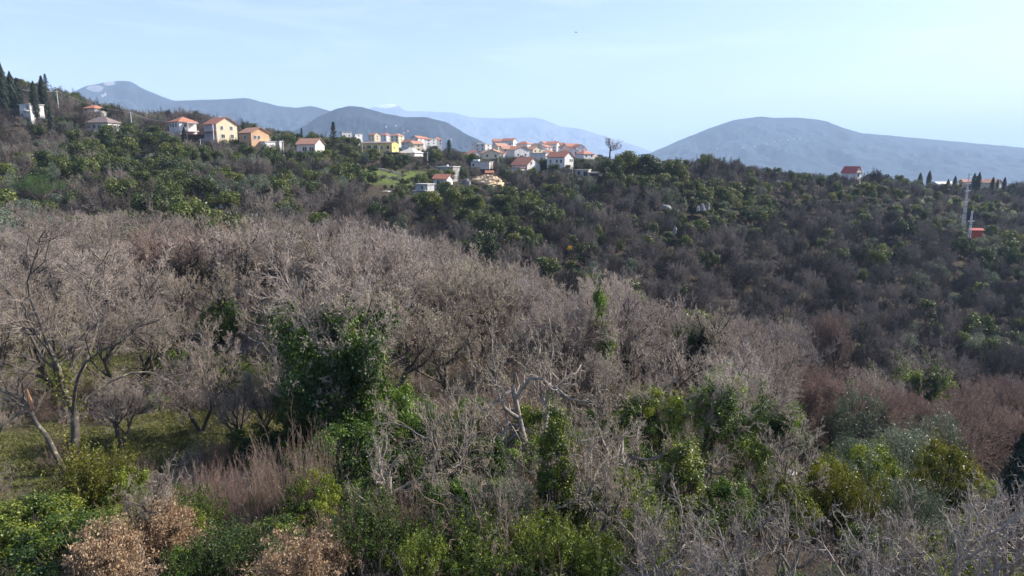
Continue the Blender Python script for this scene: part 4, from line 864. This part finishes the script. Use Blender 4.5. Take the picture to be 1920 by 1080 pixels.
 ('close1', 'pale_bare_tree', 1700, 915, 18.5, 320, 'dense pale crown of curling twigs below the yellow-green shrub', 'tree'),
 ('close2', 'pale_bare_tree', 1850, 890, 18, 330, 'whitish bare crown at the bottom right corner', 'tree'),
 ('close0', 'pale_bare_tree', 1970, 880, 19, 280, 'whitish bare crown cut off by the right edge', 'tree'),
 ('fpine', 'umbrella_pine', 78, 327, 150, 92, 'rounded bright green umbrella pine on the left slope', 'tree'),
 ('conif', 'conifer', 626, 228, 268, 34, 'tall dark pointed conifer between the houses', 'tree'),
 ('conif', 'conifer', 567, 240, 285, 12, 'small dark conifer behind the long low house', 'tree'),
 ('conif1', 'conifer', 842, 262, 300, 36, 'broad dark conifer above the unfinished concrete house', 'tree'),
 ('conif1', 'conifer', 88, 138, 300, 24, 'ragged conifer on the skyline of the left hill', 'tree'),
 ('knoll', 'evergreen_tree', 1172, 284, 262, 60, 'rounded dark evergreen crowning the knoll', 'tree'),
 ('knoll', 'evergreen_tree', 1215, 290, 262, 60, 'dark evergreen on the right shoulder of the knoll', 'tree'),
 ('knoll', 'evergreen_tree', 1140, 300, 258, 50, 'evergreen at the left foot of the knoll by the ruins', 'tree'),
 ('knoll', 'evergreen_tree', 1265, 300, 262, 55, 'evergreen at the right end of the knoll', 'tree'),
 ('bare4', 'bare_tree', 1144, 256, 258, 48, 'lone spreading bare tree on the skyline of the knoll', 'tree'),
 ('fbare1', 'bare_tree', 1643, 315, 322, 24, 'small bare tree on the ridge right of the red-roofed house', 'tree'),
 ('foak1', 'evergreen_tree', 436, 262, 246, 40, 'round dark evergreen in front of the cream gabled house', 'tree'),
 ('foak0', 'evergreen_tree', 540, 246, 270, 28, 'round green tree behind the gap right of the tan house', 'tree'),
 ('fyellow', 'gorse_bush', 1068, 461, 150, 9, 'bright yellow flowering gorse bush at the valley bottom', 'shrub'),
 ('cyp0', 'cypress', 1915, 815, 25, 60, 'dark cypress cut off by the right edge of the picture', 'cypress'),
]
for s in SPEC:
    base = None
    o = put(s[0], s[1], s[2], s[3], s[4], s[5], s[6], s[7], rot=rs.uniform(0, 6.28), pbase=472 if s[1] == 'gorse_bush' else (296 if s[2] == 1144 else None))
    if s[1] == 'gorse_bush':
        me = o.data.copy(); me.materials[1] = M['gorse']; o.data = me
CY = [(4, 116, 214, 245, 17, 'tallest cypress, at the left edge of the hill'), (22, 134, 216, 248, 16, 'second tallest cypress, right of the edge one'), (34, 146, 214, 252, 15, 'cypress left of the white villa'), (65, 152, 220, 238, 13, 'cypress before the white villa'),
      (80, 142, 214, 250, 14, 'cypress right of the white villa'), (96, 196, 262, 232, 11, 'lower cypress down the slope from the villa'), (346, 238, 280, 245, 9, 'slim cypress before the hipped-roof house'),
      (1725, 324, 352, 420, 9, 'left cypress of the separate pair on the right'), (1742, 320, 354, 415, 9, 'right cypress of the separate pair on the right'), (1777, 336, 366, 400, 9, 'first cypress of the right-hand row'), (1790, 330, 362, 405, 16, 'broad cypress left of the thin mast'),
      (1801, 342, 362, 408, 10, 'short cypress left of the thin mast'), (1826, 325, 362, 400, 9, 'left cypress of the tight trio before the long building'), (1830, 330, 362, 402, 8, 'middle cypress of the tight trio before the long building'), (1835, 323, 362, 398, 9, 'right cypress of the tight trio before the long building'), (1817, 343, 362, 405, 10, 'low cypress just right of the thin mast'),
      (1861, 332, 364, 398, 16, 'broad cypress covering the right end of the pale hall'), (1870, 336, 356, 420, 6, 'thin cypress behind the broad one at the right'), (1883, 332, 362, 405, 8, 'last cypress of the right-hand row')]
for i, (px, a, b, Y, wpx, l) in enumerate(CY):
    x = at(px, b, Y)[0]; o = put('cyp0' if i % 2 else 'cyp1', 'cypress', px, a, Y, wpx, l, 'cypress', 'cypresses', pbase=b+3)

# --- the big lichened tree on the left, from its own trunk lines
def hero():
    def ln(pts, Y0=33): return np.array([at(px, py, Y0+dy) for px, py, dy in pts])
    base = np.array([at(140, 872, 33)[0], 33.0, float(gz(at(140, 872, 33)[0], 33))])
    lines = [ln([(142, 885, 0), (140, 820, 0), (138, 770, .2), (120, 730, .3), (108, 690, .4), (92, 655, .5), (65, 615, .8), (40, 570, 1.2)]),
             ln([(125, 892, -1.2), (108, 858, -1.3), (88, 815, -1.4), (70, 790, -1.5), (58, 765, -1.6), (45, 748, -1.6), (20, 735, -1.8), (-15, 722, -2.0)]),
             ln([(139, 775, .1), (142, 735, -.3), (150, 705, -.6), (165, 678, -.9), (195, 655, -1), (225, 640, -1.2), (262, 610, -1.3), (300, 598, -1.4)]),
             ln([(108, 692, .4), (80, 668, 1), (60, 630, 1.4), (38, 600, 1.8), (30, 560, 2.2), (10, 540, 2.6), (-10, 520, 3), (-35, 505, 3.4)]),
             ln([(138, 790, .1), (160, 745, .8), (205, 715, 1.4), (240, 700, 1.8), (275, 698, 2.2), (310, 715, 2.6), (335, 735, 2.8), (350, 760, 3)]),
             ln([(92, 655, .5), (78, 600, .2), (62, 560, 0), (58, 530, -.2), (66, 500, -.3), (75, 470, -.4), (80, 450, -.5), (90, 430, -.5)]),
             ln([(60, 768, -1.6), (30, 780, -2.2), (5, 800, -2.6), (-10, 830, -2.8), (-25, 850, -3), (-35, 880, -3), (-40, 900, -3), (-50, 915, -3)]),
             ln([(120, 730, .3), (160, 690, 1.5), (175, 640, 2.4), (185, 600, 3), (170, 560, 3.6), (180, 520, 4), (200, 490, 4.4), (210, 470, 4.6)])]
    rad = [(.23, .055), (.15, .045), (.09, .025), (.08, .025), (.08, .025), (.08, .02), (.06, .018), (.10, .025)]
    P = np.array(lines)-base; Rd = np.array([np.linspace(a, b, 8) for a, b in rad]); L = np.linalg.norm(np.diff(P, axis=1), axis=2).sum(1)
    rng = np.random.default_rng(9); P += np.cumsum(rng.normal(0, .035, P.shape), 1)*np.array([1, 1, .5])
    gt, gc, lv = bare_tree(15, H=6.2, levels=4, per=(8, 8, 8, 5), minr=.007, up=.06, wob=.27, trunk=(P, Rd, L), trunk_frac=.4, split=2)
    e = bpy.data.objects.new('lichened_tree', None); C.objects.link(e); e.location = base
    tag(e, 'big spreading bare tree with lichen-spotted twin trunks at the left', 'tree')
    add('trunk', gt.mesh('trunk', [M['oldbark']]), e); add('crown', gc.mesh('crown', [M['twig']]), e)
    iv = ivy_on([(P[:1, :5], Rd[:1, :5])], [0], 1300, .2, .13, 6.5, 3); add('ivy', iv.mesh('ivy', [M['yellow']]), e)
    g = Geo(); S = ln([(60, 768, -1.6), (56, 750, -1.6), (50, 728, -1.6)])-base; V, Q = tubes(S[None], np.array([[.11, .09, .02]]), 6); g.add(V, Q); add('broken_limb', g.mesh('broken_limb', [M['snag']]), e)
hero()
SPX = [(s[2], s[4]) for s in SPEC]

# --- the grey grove on the near ridge
def jitter(x0, x1, y0, y1, s, rng):
    xs = np.arange(x0, x1, s); ys = np.arange(y0, y1, s*.87); X, Y = np.meshgrid(xs, ys); X = X+(np.arange(len(ys))[:, None] % 2)*s/2
    X = X+rng.uniform(-.42, .42, X.shape)*s; Y = Y+rng.uniform(-.42, .42, Y.shape)*s; return X.ravel(), Y.ravel()
X, Y = jitter(-85, 90, 37, 112, 5.35, nr); order = np.argsort(Y)
TOPL = ([-100, 0, 130, 300, 480, 560, 640, 760, 900, 960, 1060, 1200, 1280, 1400, 1500, 1600, 1700, 1800, 1920, 2100], [425, 425, 395, 398, 405, 402, 398, 425, 462, 472, 482, 512, 538, 575, 610, 690, 700, 690, 660, 640])
ngrove = 0
for i in order:
    x, y = X[i], Y[i]; u = x/y
    if abs(u) > .80: continue
    if clearing(x, y) > .25: continue
    z = float(gz(x, y)); px, py0 = proj(x, y, z)
    H = rs.uniform(6.5, 11.0)*(1-.12*(y < 45))
    lim = np.interp(px, *TOPL)+rs.uniform(-4, 14)
    # trees stand below the ridge line the photograph shows
    hmax = (CH+y*tt(lim))-z
    if hmax < 4.0: continue
    if 235 < px < 510 and y < 74: hmax = min(hmax, CH+y*tt(495)-z)
    if 1515 < px < 1630 and y < 107: hmax = min(hmax, CH+y*tt(665)-z)
    if 1085 < px < 1185 and y < 53: hmax = min(hmax, CH+y*tt(650)-z)
    if hmax < 1.5: continue
    H = min(H, hmax)
    px, pt = proj(x, y, z+H)
    if y > 44 and rs.random() < .045: plant('ivylight', 'ivy_clad_tree', x, y, H, None, None, 'tree', 'ivy-touched trees of the grove', auto='ivy-touched bare tree'); continue
    if y > 40 and rs.random() < .05: plant(rs.choice(['nlaurel0', 'nolive1', 'nivy1']), 'evergreen_tree', x, y, H*.55, H*.55, None, 'tree', 'evergreens inside the grove', auto='low evergreen among bare trees')
    zt = math.sin(x*.11+y*.07)+math.sin(x*.05-y*.13+2)+rs.uniform(-1.1, 1.1); key = rs.choice(['bare', 'bare', 'shoot']) if abs(zt) < .8 else ('bareb' if zt > 0 else 'barel'); key += str(rs.randrange(2 if key == 'shoot' else 5)); nm = 'bare_tree'; au = 'grey leafless tree'; grp = 'grey trees of the near grove'
    redz = (px > 1430 and pt > 640) or (px > 1650) or (1240 < px < 1420 and 560 < pt < 600 and rs.random() < .4)
    if redz and rs.random() < .93: key = rs.choice(['red1', 'red3', 'red2']); nm = 'red_bare_tree'; au = 'reddish leafless tree'; grp = 'reddish trees of the right hollow'; H *= .8
    if y < 47 and 450 < px < 1500:
        if rs.random() < .5: key = rs.choice(['pale0', 'pale1', 'pale2', 'bare1']); H *= .85
    if px > 1480 and y < 50: continue
    if 480 < px < 1500 and y < 43: continue
    if px > 1100 and y < 40: continue
    r = .9*rs.uniform(.85, 1.15)
    h0, r0 = PR[key][1:]
    plant(key, nm, x, y, H, 2*r0*H/h0*r, None, 'tree', grp, auto=au); ngrove += 1

# --- olives and evergreens inside/behind the grove at the left
for px, pt, Yq, wp, au, key in [(25, 392, 104, 90, 'grey-green olive tree', 'folive0'), (70, 400, 100, 80, 'grey-green olive tree', 'folive1'), (-20, 385, 110, 90, 'grey-green olive tree', 'folive0'), (110, 408, 98, 60, 'grey-green olive tree', 'folive1'), (150, 405, 96, 60, 'evergreen tree', 'foak2'), (45, 375, 122, 80, 'grey-green olive tree', 'folive1')]:
    put(key, 'olive_tree' if 'olive' in key else 'evergreen_tree', px, pt, Yq, wp, None, 'olive tree' if 'olive' in key else 'tree', 'olive trees' if 'olive' in key else 'evergreen trees of the slopes', auto=au)

# --- scrub dotted over the green terrace below the village
for k, (px, py, hh) in enumerate([(700, 338, 2.2), (712, 330, 1.6), (722, 343, 1.3), (731, 334, 1.0), (742, 329, 1.8), (748, 341, 2.4), (757, 335, 1.2), (766, 328, 2.0), (774, 339, 1.5), (786, 333, 2.2), (738, 346, 1.6), (716, 350, 2.0), (760, 349, 2.1)]):
    Yk = 262 - (py-335)*1.6; xk = at(px, py, Yk)[0]
    plant(['foak1', 'fbare2', 'folive0', 'fbare4'][k % 4], ['evergreen_shrub', 'bare_shrub', 'olive_shrub', 'bare_shrub'][k % 4], xk, Yk, hh*1.15, hh*1.9, None, 'shrub', 'shrubs dotted over the green terrace', auto=['small green shrub', 'small leafless shrub', 'small greyish shrub', 'small leafless shrub'][k % 4])
for (px0, px1, py, Yk, lb) in ((704, 752, 333, 266, 'upper'), (728, 782, 342, 252, 'lower')):
    n = 14; g = Geo(); a = at(px0, py, Yk); b_ = at(px1, py, Yk); rw = np.random.default_rng(int(px0))
    for q in range(n):
        xa = a[0]+(b_[0]-a[0])*q/n; xb = a[0]+(b_[0]-a[0])*(q+1)/n-.02; ym = Yk+math.sin(q*.5)*.9; zz = float(gz((xa+xb)/2, ym)); hq = rw.uniform(.35, .8); box(g, xa-a[0], xb-a[0], ym-Yk-.3, ym-Yk+.3, zz-.5-CH, zz+hq-CH)
    o = add('terrace_wall', g.mesh('terrace_wall', [M['stone']]), None, (a[0], Yk, CH)); tag(o, lb+' low dry-stone wall crossing the green terrace below the village', 'wall', kind='thing')
# --- the far slopes
def greenness(px, py):
    def b(cx, cy, rx, ry): return np.exp(-((px-cx)/rx)**2-((py-cy)/ry)**2)
    g = .17-.12*b(1500, 420, 500, 140)+.85*b(500, 345, 200, 60)+.4*b(250, 300, 220, 40)+.45*b(720, 330, 130, 50)+.6*b(960, 380, 150, 50)+.55*b(1190, 320, 90, 28)+.55*b(1430, 400, 190, 45)+.35*b(1850, 480, 120, 60)+.30*b(1290, 440, 80, 40)+.35*b(20, 390, 110, 50)+.35*b(1780, 400, 90, 50)+.25*b(1650, 480, 100, 30)-.25*b(1500, 560, 300, 50)-.1*b(50, 260, 100, 40)
    return g
X, Y = jitter(-330, 390, 98, 470, 4.7, nr); cand = []
hz = np.full(2400, -9.0)
order = np.argsort(Y)
HOUSES += [(712, 776, 322, 346, 262, -48, 262, 1), (30, 126, 326, 362, 151, *at(78, 372, 151)[:2], 6), (1530, 1612, 588, 650, 108, *at(1572, 690, 108)[:2], 3), (1130, 1160, 255, 285, 258, *at(1144, 292, 258)[:2], 2), (612, 640, 228, 275, 268, *at(626, 280, 268)[:2], 3), (825, 860, 262, 300, 300, *at(842, 300, 300)[:2], 4)]
HS = np.array([h[:8] for h in HOUSES])
for i in order:
    x, y = X[i], Y[i]
    if abs(x/y) > .82: continue
    if y > 330 and x/y > -.45 and nr.random() < .3: continue
    if y > 330 and .2 < x/y < .5: continue
    z = float(gz(x, y)); px, pb = proj(x, y, z)
    if y < 112 and (pb < 999) and hz[int(np.clip(px+200, 0, 2399))] > 9: continue
    if meadow(np.array([x]), np.array([y]))[0] > .45: 
        if rs.random() < .80: continue
    if np.any(np.hypot(HS[:, 5]-x, HS[:, 6]-y) < HS[:, 7]+1.2): continue
    nz = .5+.28*math.sin(x*.06+y*.043)+.22*math.sin(x*.13-y*.09+1)+.15*math.sin(x*.31+y*.27)
    g = greenness(px, pb-10); isg = rs.random() < np.clip(g*(2.3*nz-.05), 0.03, .97)
    big = rs.uniform(4.0, 8.2) if not isg else rs.uniform(3.0, 7.2)
    if 1120 < px < 1290 and 255 < y < 300: big *= .8
    H = big
    # never cover what the photograph shows standing free
    pxw = H*.42*F/y; a = proj(x, y, z+H)[1]
    if meadow(np.array([x]), np.array([y]))[0] > .3: H = min(H, rs.uniform(1.0, 2.4))
    hit = (HS[:, 4] > y+1) & (px+pxw > HS[:, 0]) & (px-pxw < HS[:, 1]) & (a < HS[:, 3]) & (pb > HS[:, 2])
    if hit.any():
        lim = HS[hit, 3].max(); hm = (CH+y*tt(lim))-z
        if hm < 1.2: continue
        H = min(H, hm)
    if y > 250 and 1380 < px < 1900: H = min(H, 5.0)
    if px < 110 and y > 215: H = min(H, 4.0)
    if isg:
        kk = 'olive' if rs.random() < (.55 if (px > 1700 or px < 130) else .2) else 'oak'
    else: kk = 'bare'
    if kk == 'oak' and rs.random() < .35 and H > 3: H *= 1.2
    sp = H*.8 if kk != 'bare' else H*.85
    topt = (z+H-CH)/y; b0 = int(np.clip(px-sp*.4*F/y+200, 0, 2399)); b1 = int(np.clip(px+sp*.4*F/y+200, 0, 2399))+1
    vis = np.clip((topt-hz[b0:b1]), 0, H/y).mean()*F
    if y < 112: pass
    hz[b0:b1] = np.maximum(hz[b0:b1], topt-.15*H/y)
    cand.append((vis*sp*F/y if 0 < px < 1920 else 0, kk, x, y, z, H, sp, vis))
def cloud(name, kk, pts, keys, label):
    """an uncountable mass of trees: one object, instanced on points"""
    pts = [p for p in pts]; n = len(pts); me = bpy.data.meshes.new(name); me.vertices.add(n)
    me.vertices.foreach_set('co', np.array([(p[2], p[3], p[4]-.1) for p in pts], dtype=np.float32).ravel())
    def attr(nm, t, d):
        a = me.attributes.new(nm, t, 'POINT'); a.data.foreach_set('vector' if t == 'FLOAT_VECTOR' else 'value', np.asarray(d).ravel())
    idx = np.array([rs.randrange(len(keys)) for _ in pts], dtype=np.int32)
    sc3 = np.array([[(p[6]/2)/PR[keys[k]][2]]*2+[p[5]/PR[keys[k]][1]] for p, k in zip(pts, idx)], dtype=np.float32)
    attr('pick', 'INT', idx); attr('size', 'FLOAT_VECTOR', sc3); attr('turn', 'FLOAT_VECTOR', np.array([[0, 0, rs.uniform(0, 6.28)] for _ in pts], dtype=np.float32))
    o = add(name, me); tag(o, label, 'woodland', kind='stuff')
    ng = bpy.data.node_groups.new(name, 'GeometryNodeTree'); ng.interface.new_socket('Geometry', in_out='INPUT', socket_type='NodeSocketGeometry'); ng.interface.new_socket('Geometry', in_out='OUTPUT', socket_type='NodeSocketGeometry')
    N = ng.nodes.new; L = ng.links.new; gi = N('NodeGroupInput'); go = N('NodeGroupOutput'); iop = N('GeometryNodeInstanceOnPoints'); gti = []
    mp = N('GeometryNodeMeshToPoints'); L(gi.outputs[0], mp.inputs[0]); L(mp.outputs[0], iop.inputs['Points'])
    join = N('GeometryNodeJoinGeometry')
    for k in reversed(keys):
        oi = N('GeometryNodeObjectInfo'); oi.inputs['Object'].default_value = SRC[k]; oi.inputs['As Instance'].default_value = True; oi.transform_space = 'ORIGINAL'; L(oi.outputs['Geometry'], join.inputs[0])
    L(join.outputs[0], iop.inputs['Instance']); iop.inputs['Pick Instance'].default_value = True
    for nm, dt, sock in (('pick', 'INT', 'Instance Index'), ('size', 'FLOAT_VECTOR', 'Scale')):
        a = N('GeometryNodeInputNamedAttribute'); a.data_type = dt; a.inputs[0].default_value = nm; L(a.outputs[0], iop.inputs[sock])
    a = N('GeometryNodeInputNamedAttribute'); a.data_type = 'FLOAT_VECTOR'; a.inputs[0].default_value = 'turn'; e2r = N('FunctionNodeEulerToRotation'); L(a.outputs[0], e2r.inputs[0]); L(e2r.outputs[0], iop.inputs['Rotation'])
    L(iop.outputs[0], go.inputs[0]); md = o.modifiers.new('scatter', 'NODES'); md.node_group = ng
    return o
SRC = {}
def src_of(key, obj): SRC.setdefault(key, obj)
NMAX = {'bare': max(20, 292-ngrove), 'oak': 280, 'olive': 110}
KEYS = {'bare': [f'fbare{i}' for i in range(5)], 'oak': [f'foak{i}' for i in range(4)], 'olive': ['folive0', 'folive1']}
NAMES = {'bare': ('bare_tree', 'grey-brown leafless tree', 'tree', 'leafless trees of the far slopes'), 'oak': ('evergreen_tree', 'green leafy tree', 'tree', 'evergreen trees of the slopes'), 'olive': ('olive_tree', 'grey-green olive tree', 'olive tree', 'olive trees')}
rest = {'bare': [], 'oak': [], 'olive': []}
for kk in ('bare', 'oak', 'olive'):
    cs = sorted([c for c in cand if c[1] == kk], key=lambda c: -c[0])
    for j, c in enumerate(cs):
        if j < NMAX[kk] and c[7] > 2 and c[0] > 0:
            key = KEYS[kk][j % len(KEYS[kk])]; nm, au, ct, gp = NAMES[kk]
            o = plant(key, nm, c[2], c[3], c[5], c[6], None, ct, gp, z=c[4]-.1, auto=au); src_of(key, o)
        else: rest[kk].append(c)
# town woods: beyond the ridge
X, Y = jitter(-500, 420, 470, 1250, 9.0, nr)
for x, y in zip(X, Y):
    if not -.32 < x/y < .2 and not .42 < x/y < .75: continue
    if x/y > .4 and y > 700: continue
    z = float(gz(x, y)); px, pb = proj(x, y, z); H = rs.uniform(5, 8.5)
    if np.any(np.hypot(HS[:, 5]-x, HS[:, 6]-y) < 8): continue
    a = proj(x, y, z+H)[1]; hit = (HS[:, 4] > y) & (px+5 > HS[:, 0]) & (px-5 < HS[:, 1]) & (a < HS[:, 3])
    if hit.any() and rs.random() < .65: continue
    rest['bare' if rs.random() < .62 else 'oak'].append((0, 'x', x, y, z, H, H*1.1, 0))
cloud('bare_woodland', 'bare', rest['bare'], KEYS['bare'], 'mass of grey leafless woodland covering the far slopes')
cloud('evergreen_woodland', 'oak', rest['oak'], KEYS['oak'], 'mass of dark evergreen woodland mixed into the far slopes')
cloud('olive_woodland', 'olive', rest['olive'], KEYS['olive'], 'mass of grey-green olives mixed into the far slopes')

# --- undergrowth of the foreground (uncountable)
def under(name, keys, spacing, y0, y1, hr, cond, label):
    X, Y = jitter(-62, 66, y0, y1, spacing, nr); pts = []
    for x, y in zip(X, Y):
        if abs(x/y) > .85: continue
        c = clearing(np.array([x]), np.array([y]))[0]
        if not cond(x, y, c): continue
        H = rs.uniform(*hr)*(1 if y > 26 else .8); pts.append((0, 0, x, y, float(gz(x, y)), H, H*rs.uniform(1.0, 1.6), 0))
    return cloud(name, '', pts, keys, label)
def single(key, name, x, y, H, label, m):
    parts, h0, r0 = PR[key]; g = parts[-1][1] if len(parts) == 1 else None
    if g is None:                # merge parts into one mesh for scattering
        import bmesh
        bm = bmesh.new(); 
        for i, (nm, me) in enumerate(parts):
            n0 = len(bm.faces); bm.from_mesh(me); bm.faces.ensure_lookup_table()
            for f in bm.faces[n0:]: f.material_index = i
        g = bpy.data.meshes.new(name); bm.to_mesh(g); bm.free()
        for nm, me in parts: g.materials.append(me.materials[0])
    o = add(name, g); o.location = (x, y, float(gz(x, y))-.1); s = H/h0; o.scale = (s*1.2, s*1.2, s); tag(o, label, 'shrub'); SRC[key] = o
single('tangle0', 'bramble_bush', -3.5, 27, 1.6, 'tangled brown bramble bush under the low gnarled tree left of centre', 0)
single('tangle1', 'bramble_bush', 9.5, 30, 1.4, 'grey tangled bramble bush behind the columnar laurel', 0)
single('nlaurel0', 'laurel_seedling', -6.2, 24.5, 1.5, 'knee-high laurel seedling at the foot of the tall stem sheaf', 0)
single('nivy1', 'ivy_mound', 12.5, 33, 1.3, 'low dark ivy mound near the flat white stone', 0)
under('brambles', ['tangle0', 'tangle1'], 1.7, 17, 75, (1.0, 2.4), lambda x, y, c: c < .2 or rs.random() < .03, 'tangled brown brambles filling the ground between the near trees')
under('undergrowth', ['nlaurel0', 'nivy1'], 3.0, 15, 60, (.8, 2.2), lambda x, y, c: c < .15 and (rs.random() < (.9 if y < 30 else .6)), 'low green undergrowth between the near trees')
def grass_tuft():
    rng = np.random.default_rng(1); g = Geo(); n = 260; p = rng.normal(0, .3, (n, 3)); p[:, 2] = .06; leaves(rng, p, np.stack([rng.normal(0, 1, n), rng.normal(0, 1, n), np.full(n, .3)], 1), .2, .12, .4, g, 0, rng.uniform(0, 1, n), 0)
    return g.mesh('grass_tuft', [M['grass']])
o = add('grass_tuft', grass_tuft()); o.location = (-16, 34, float(gz(-16, 34))); tag(o, 'single grass tuft at the edge of the clearing', 'grass', kind='stuff'); SRC['tuft'] = o; PR['tuft'] = ([('t', o.data)], .2, .5)
pts = []
X, Y = jitter(-60, 30, 24, 72, .62, nr); cl = clearing(X, Y); ZZ = gz(X, Y)
for x, y, c, z in zip(X, Y, cl, ZZ):
    if c > .2 and abs(x/y) < .85 and rs.random() < c: s = rs.uniform(.6, 1.5); pts.append((0, 0, x, y, z+.1, .2*s, s, 0))
cloud('grass', '', pts, ['tuft'], 'short grass of the clearings at the left').__setitem__('category', 'grass')

# ------------------------------------------------------------------ labels that single out each plant of the crowd
LM = [(80, 350, 'umbrella pine'), (50, 205, 'white villa'), (195, 237, 'white bungalow'), (345, 238, 'hipped-roof house'), (413, 245, 'cream gabled house'), (480, 260, 'tan house'), (583, 270, 'long low house'), (713, 275, 'yellow building'), (730, 335, 'green meadow'), (831, 343, 'small orange-roofed cottage'),
      (797, 360, 'grey two-storey house'), (904, 312, 'concrete building'), (982, 312, 'white gabled house'), (1050, 305, 'tall white house'), (1118, 325, 'stone ruins'), (1172, 290, 'evergreen knoll'), (1248, 387, 'pale rock dome'), (1320, 385, 'limestone rocks'), (1265, 430, 'lone rock pinnacle'), (1068, 465, 'yellow gorse'),
      (1600, 320, 'red-roofed ridge house'), (1733, 340, 'cypress pair'), (1806, 380, 'thin mast'), (1828, 435, 'red shed'), (1572, 640, 'red forked tree'), (1768, 870, 'yellow-green shrub'), (1610, 770, 'silver-green olive'), (1135, 600, 'ivy spindle'), (1308, 590, 'ivy-clumped tree'), (655, 640, 'ivy-buried tree'),
      (140, 700, 'big lichened tree'), (372, 460, 'reddish trio'), (1010, 650, 'curling pale trunk'), (1330, 730, 'leaning ivy trunk'), (365, 760, 'double-trunked tree')]
ORD = ['first', 'second', 'third', 'fourth', 'fifth', 'sixth', 'seventh', 'eighth', 'ninth', 'tenth', 'eleventh', 'twelfth']
def ordw(i, n):
    if n == 1: return ''
    if i == 0: return ', leftmost there'
    if i == n-1: return ', rightmost there'
    return ', %s from left there' % (ORD[i] if i < len(ORD) else '%dth' % (i+1))
zones = {}
for o, au, x, y, z, H in ALL:
    px, py = proj(x, y, z+H*.6); d = [((px-a)**2+((py-b)*1.5)**2, a, b, t) for a, b, t in LM]; d.sort(key=lambda q: q[0]); _, a, b, t = d[0]
    dx, dy = px-a, py-b
    if abs(dx) > abs(dy)*1.3: rel = ('left' if dx < 0 else 'right'); dist = abs(dx)
    else: rel = 'above' if dy < 0 else 'below'; dist = abs(dy)
    far = '' if dist < 35 else ('well ' if dist < 80 else 'far ')
    rel2 = {'left': 'left of the', 'right': 'right of the', 'above': 'above the', 'below': 'below the'}[rel]
    zones.setdefault((au, far+rel2+' '+t), []).append((px, py, o))
for (au, t), L_ in zones.items():
    L_.sort(key=lambda q: q[0]); n = len(L_)
    if n > 9:                   # split into an upper and a lower row
        L_.sort(key=lambda q: q[1]); rows = [('upper ', sorted(L_[:n//2], key=lambda q: q[0])), ('lower ', sorted(L_[n//2:], key=lambda q: q[0]))]
    else: rows = [('', L_)]
    for rw, l in rows:
        for i, (_, _, o) in enumerate(l): o['label'] = (rw+au+' '+t+ordw(i, len(l)))[:200]
for nm, items, what in (('t', TOWN, 'in the distant town'), ('h', HAM, '')):
    by = {}
    for it in items: by.setdefault(it[3], []).append(it)
    for wd, l in by.items():
        l.sort(key=lambda q: q[1])
        for i, it in enumerate(l):
            o = it[0]
            if nm == 't':
                t = min(((it[1]-a)**2+(it[2]-b)**2, c) for a, b, c in [(713, 275, 'behind the yellow building'), (842, 290, 'near the broad dark conifer'), (904, 312, 'beyond the concrete building'), (950, 285, 'at the left of the far town'), (1000, 285, 'in the middle of the far town'), (1040, 282, 'behind the tall white house'), (1085, 295, 'at the far town\'s right end')])[1]
                it[0]['zone'] = t
            else: o['label'] = wd+ordw(i, len(l)).replace(' there', ' of its hamlet'); o['category'] = 'house'; o['group'] = 'specks of mountain hamlets'
by = {}
for o, px, py, wd in TOWN: by.setdefault((wd, o['zone']), []).append((px, o))
for (wd, t), l in by.items():
    l.sort(key=lambda q: q[0])
    for i, (_, o) in enumerate(l): o['label'] = wd.replace('with weathered roof', '').replace('  ', ' ').strip()+' '+t+ordw(i, len(l)); del o['zone']
print('grove', ngrove, 'rest', {k: len(v) for k, v in rest.items()}, 'objects', len(bpy.data.objects))
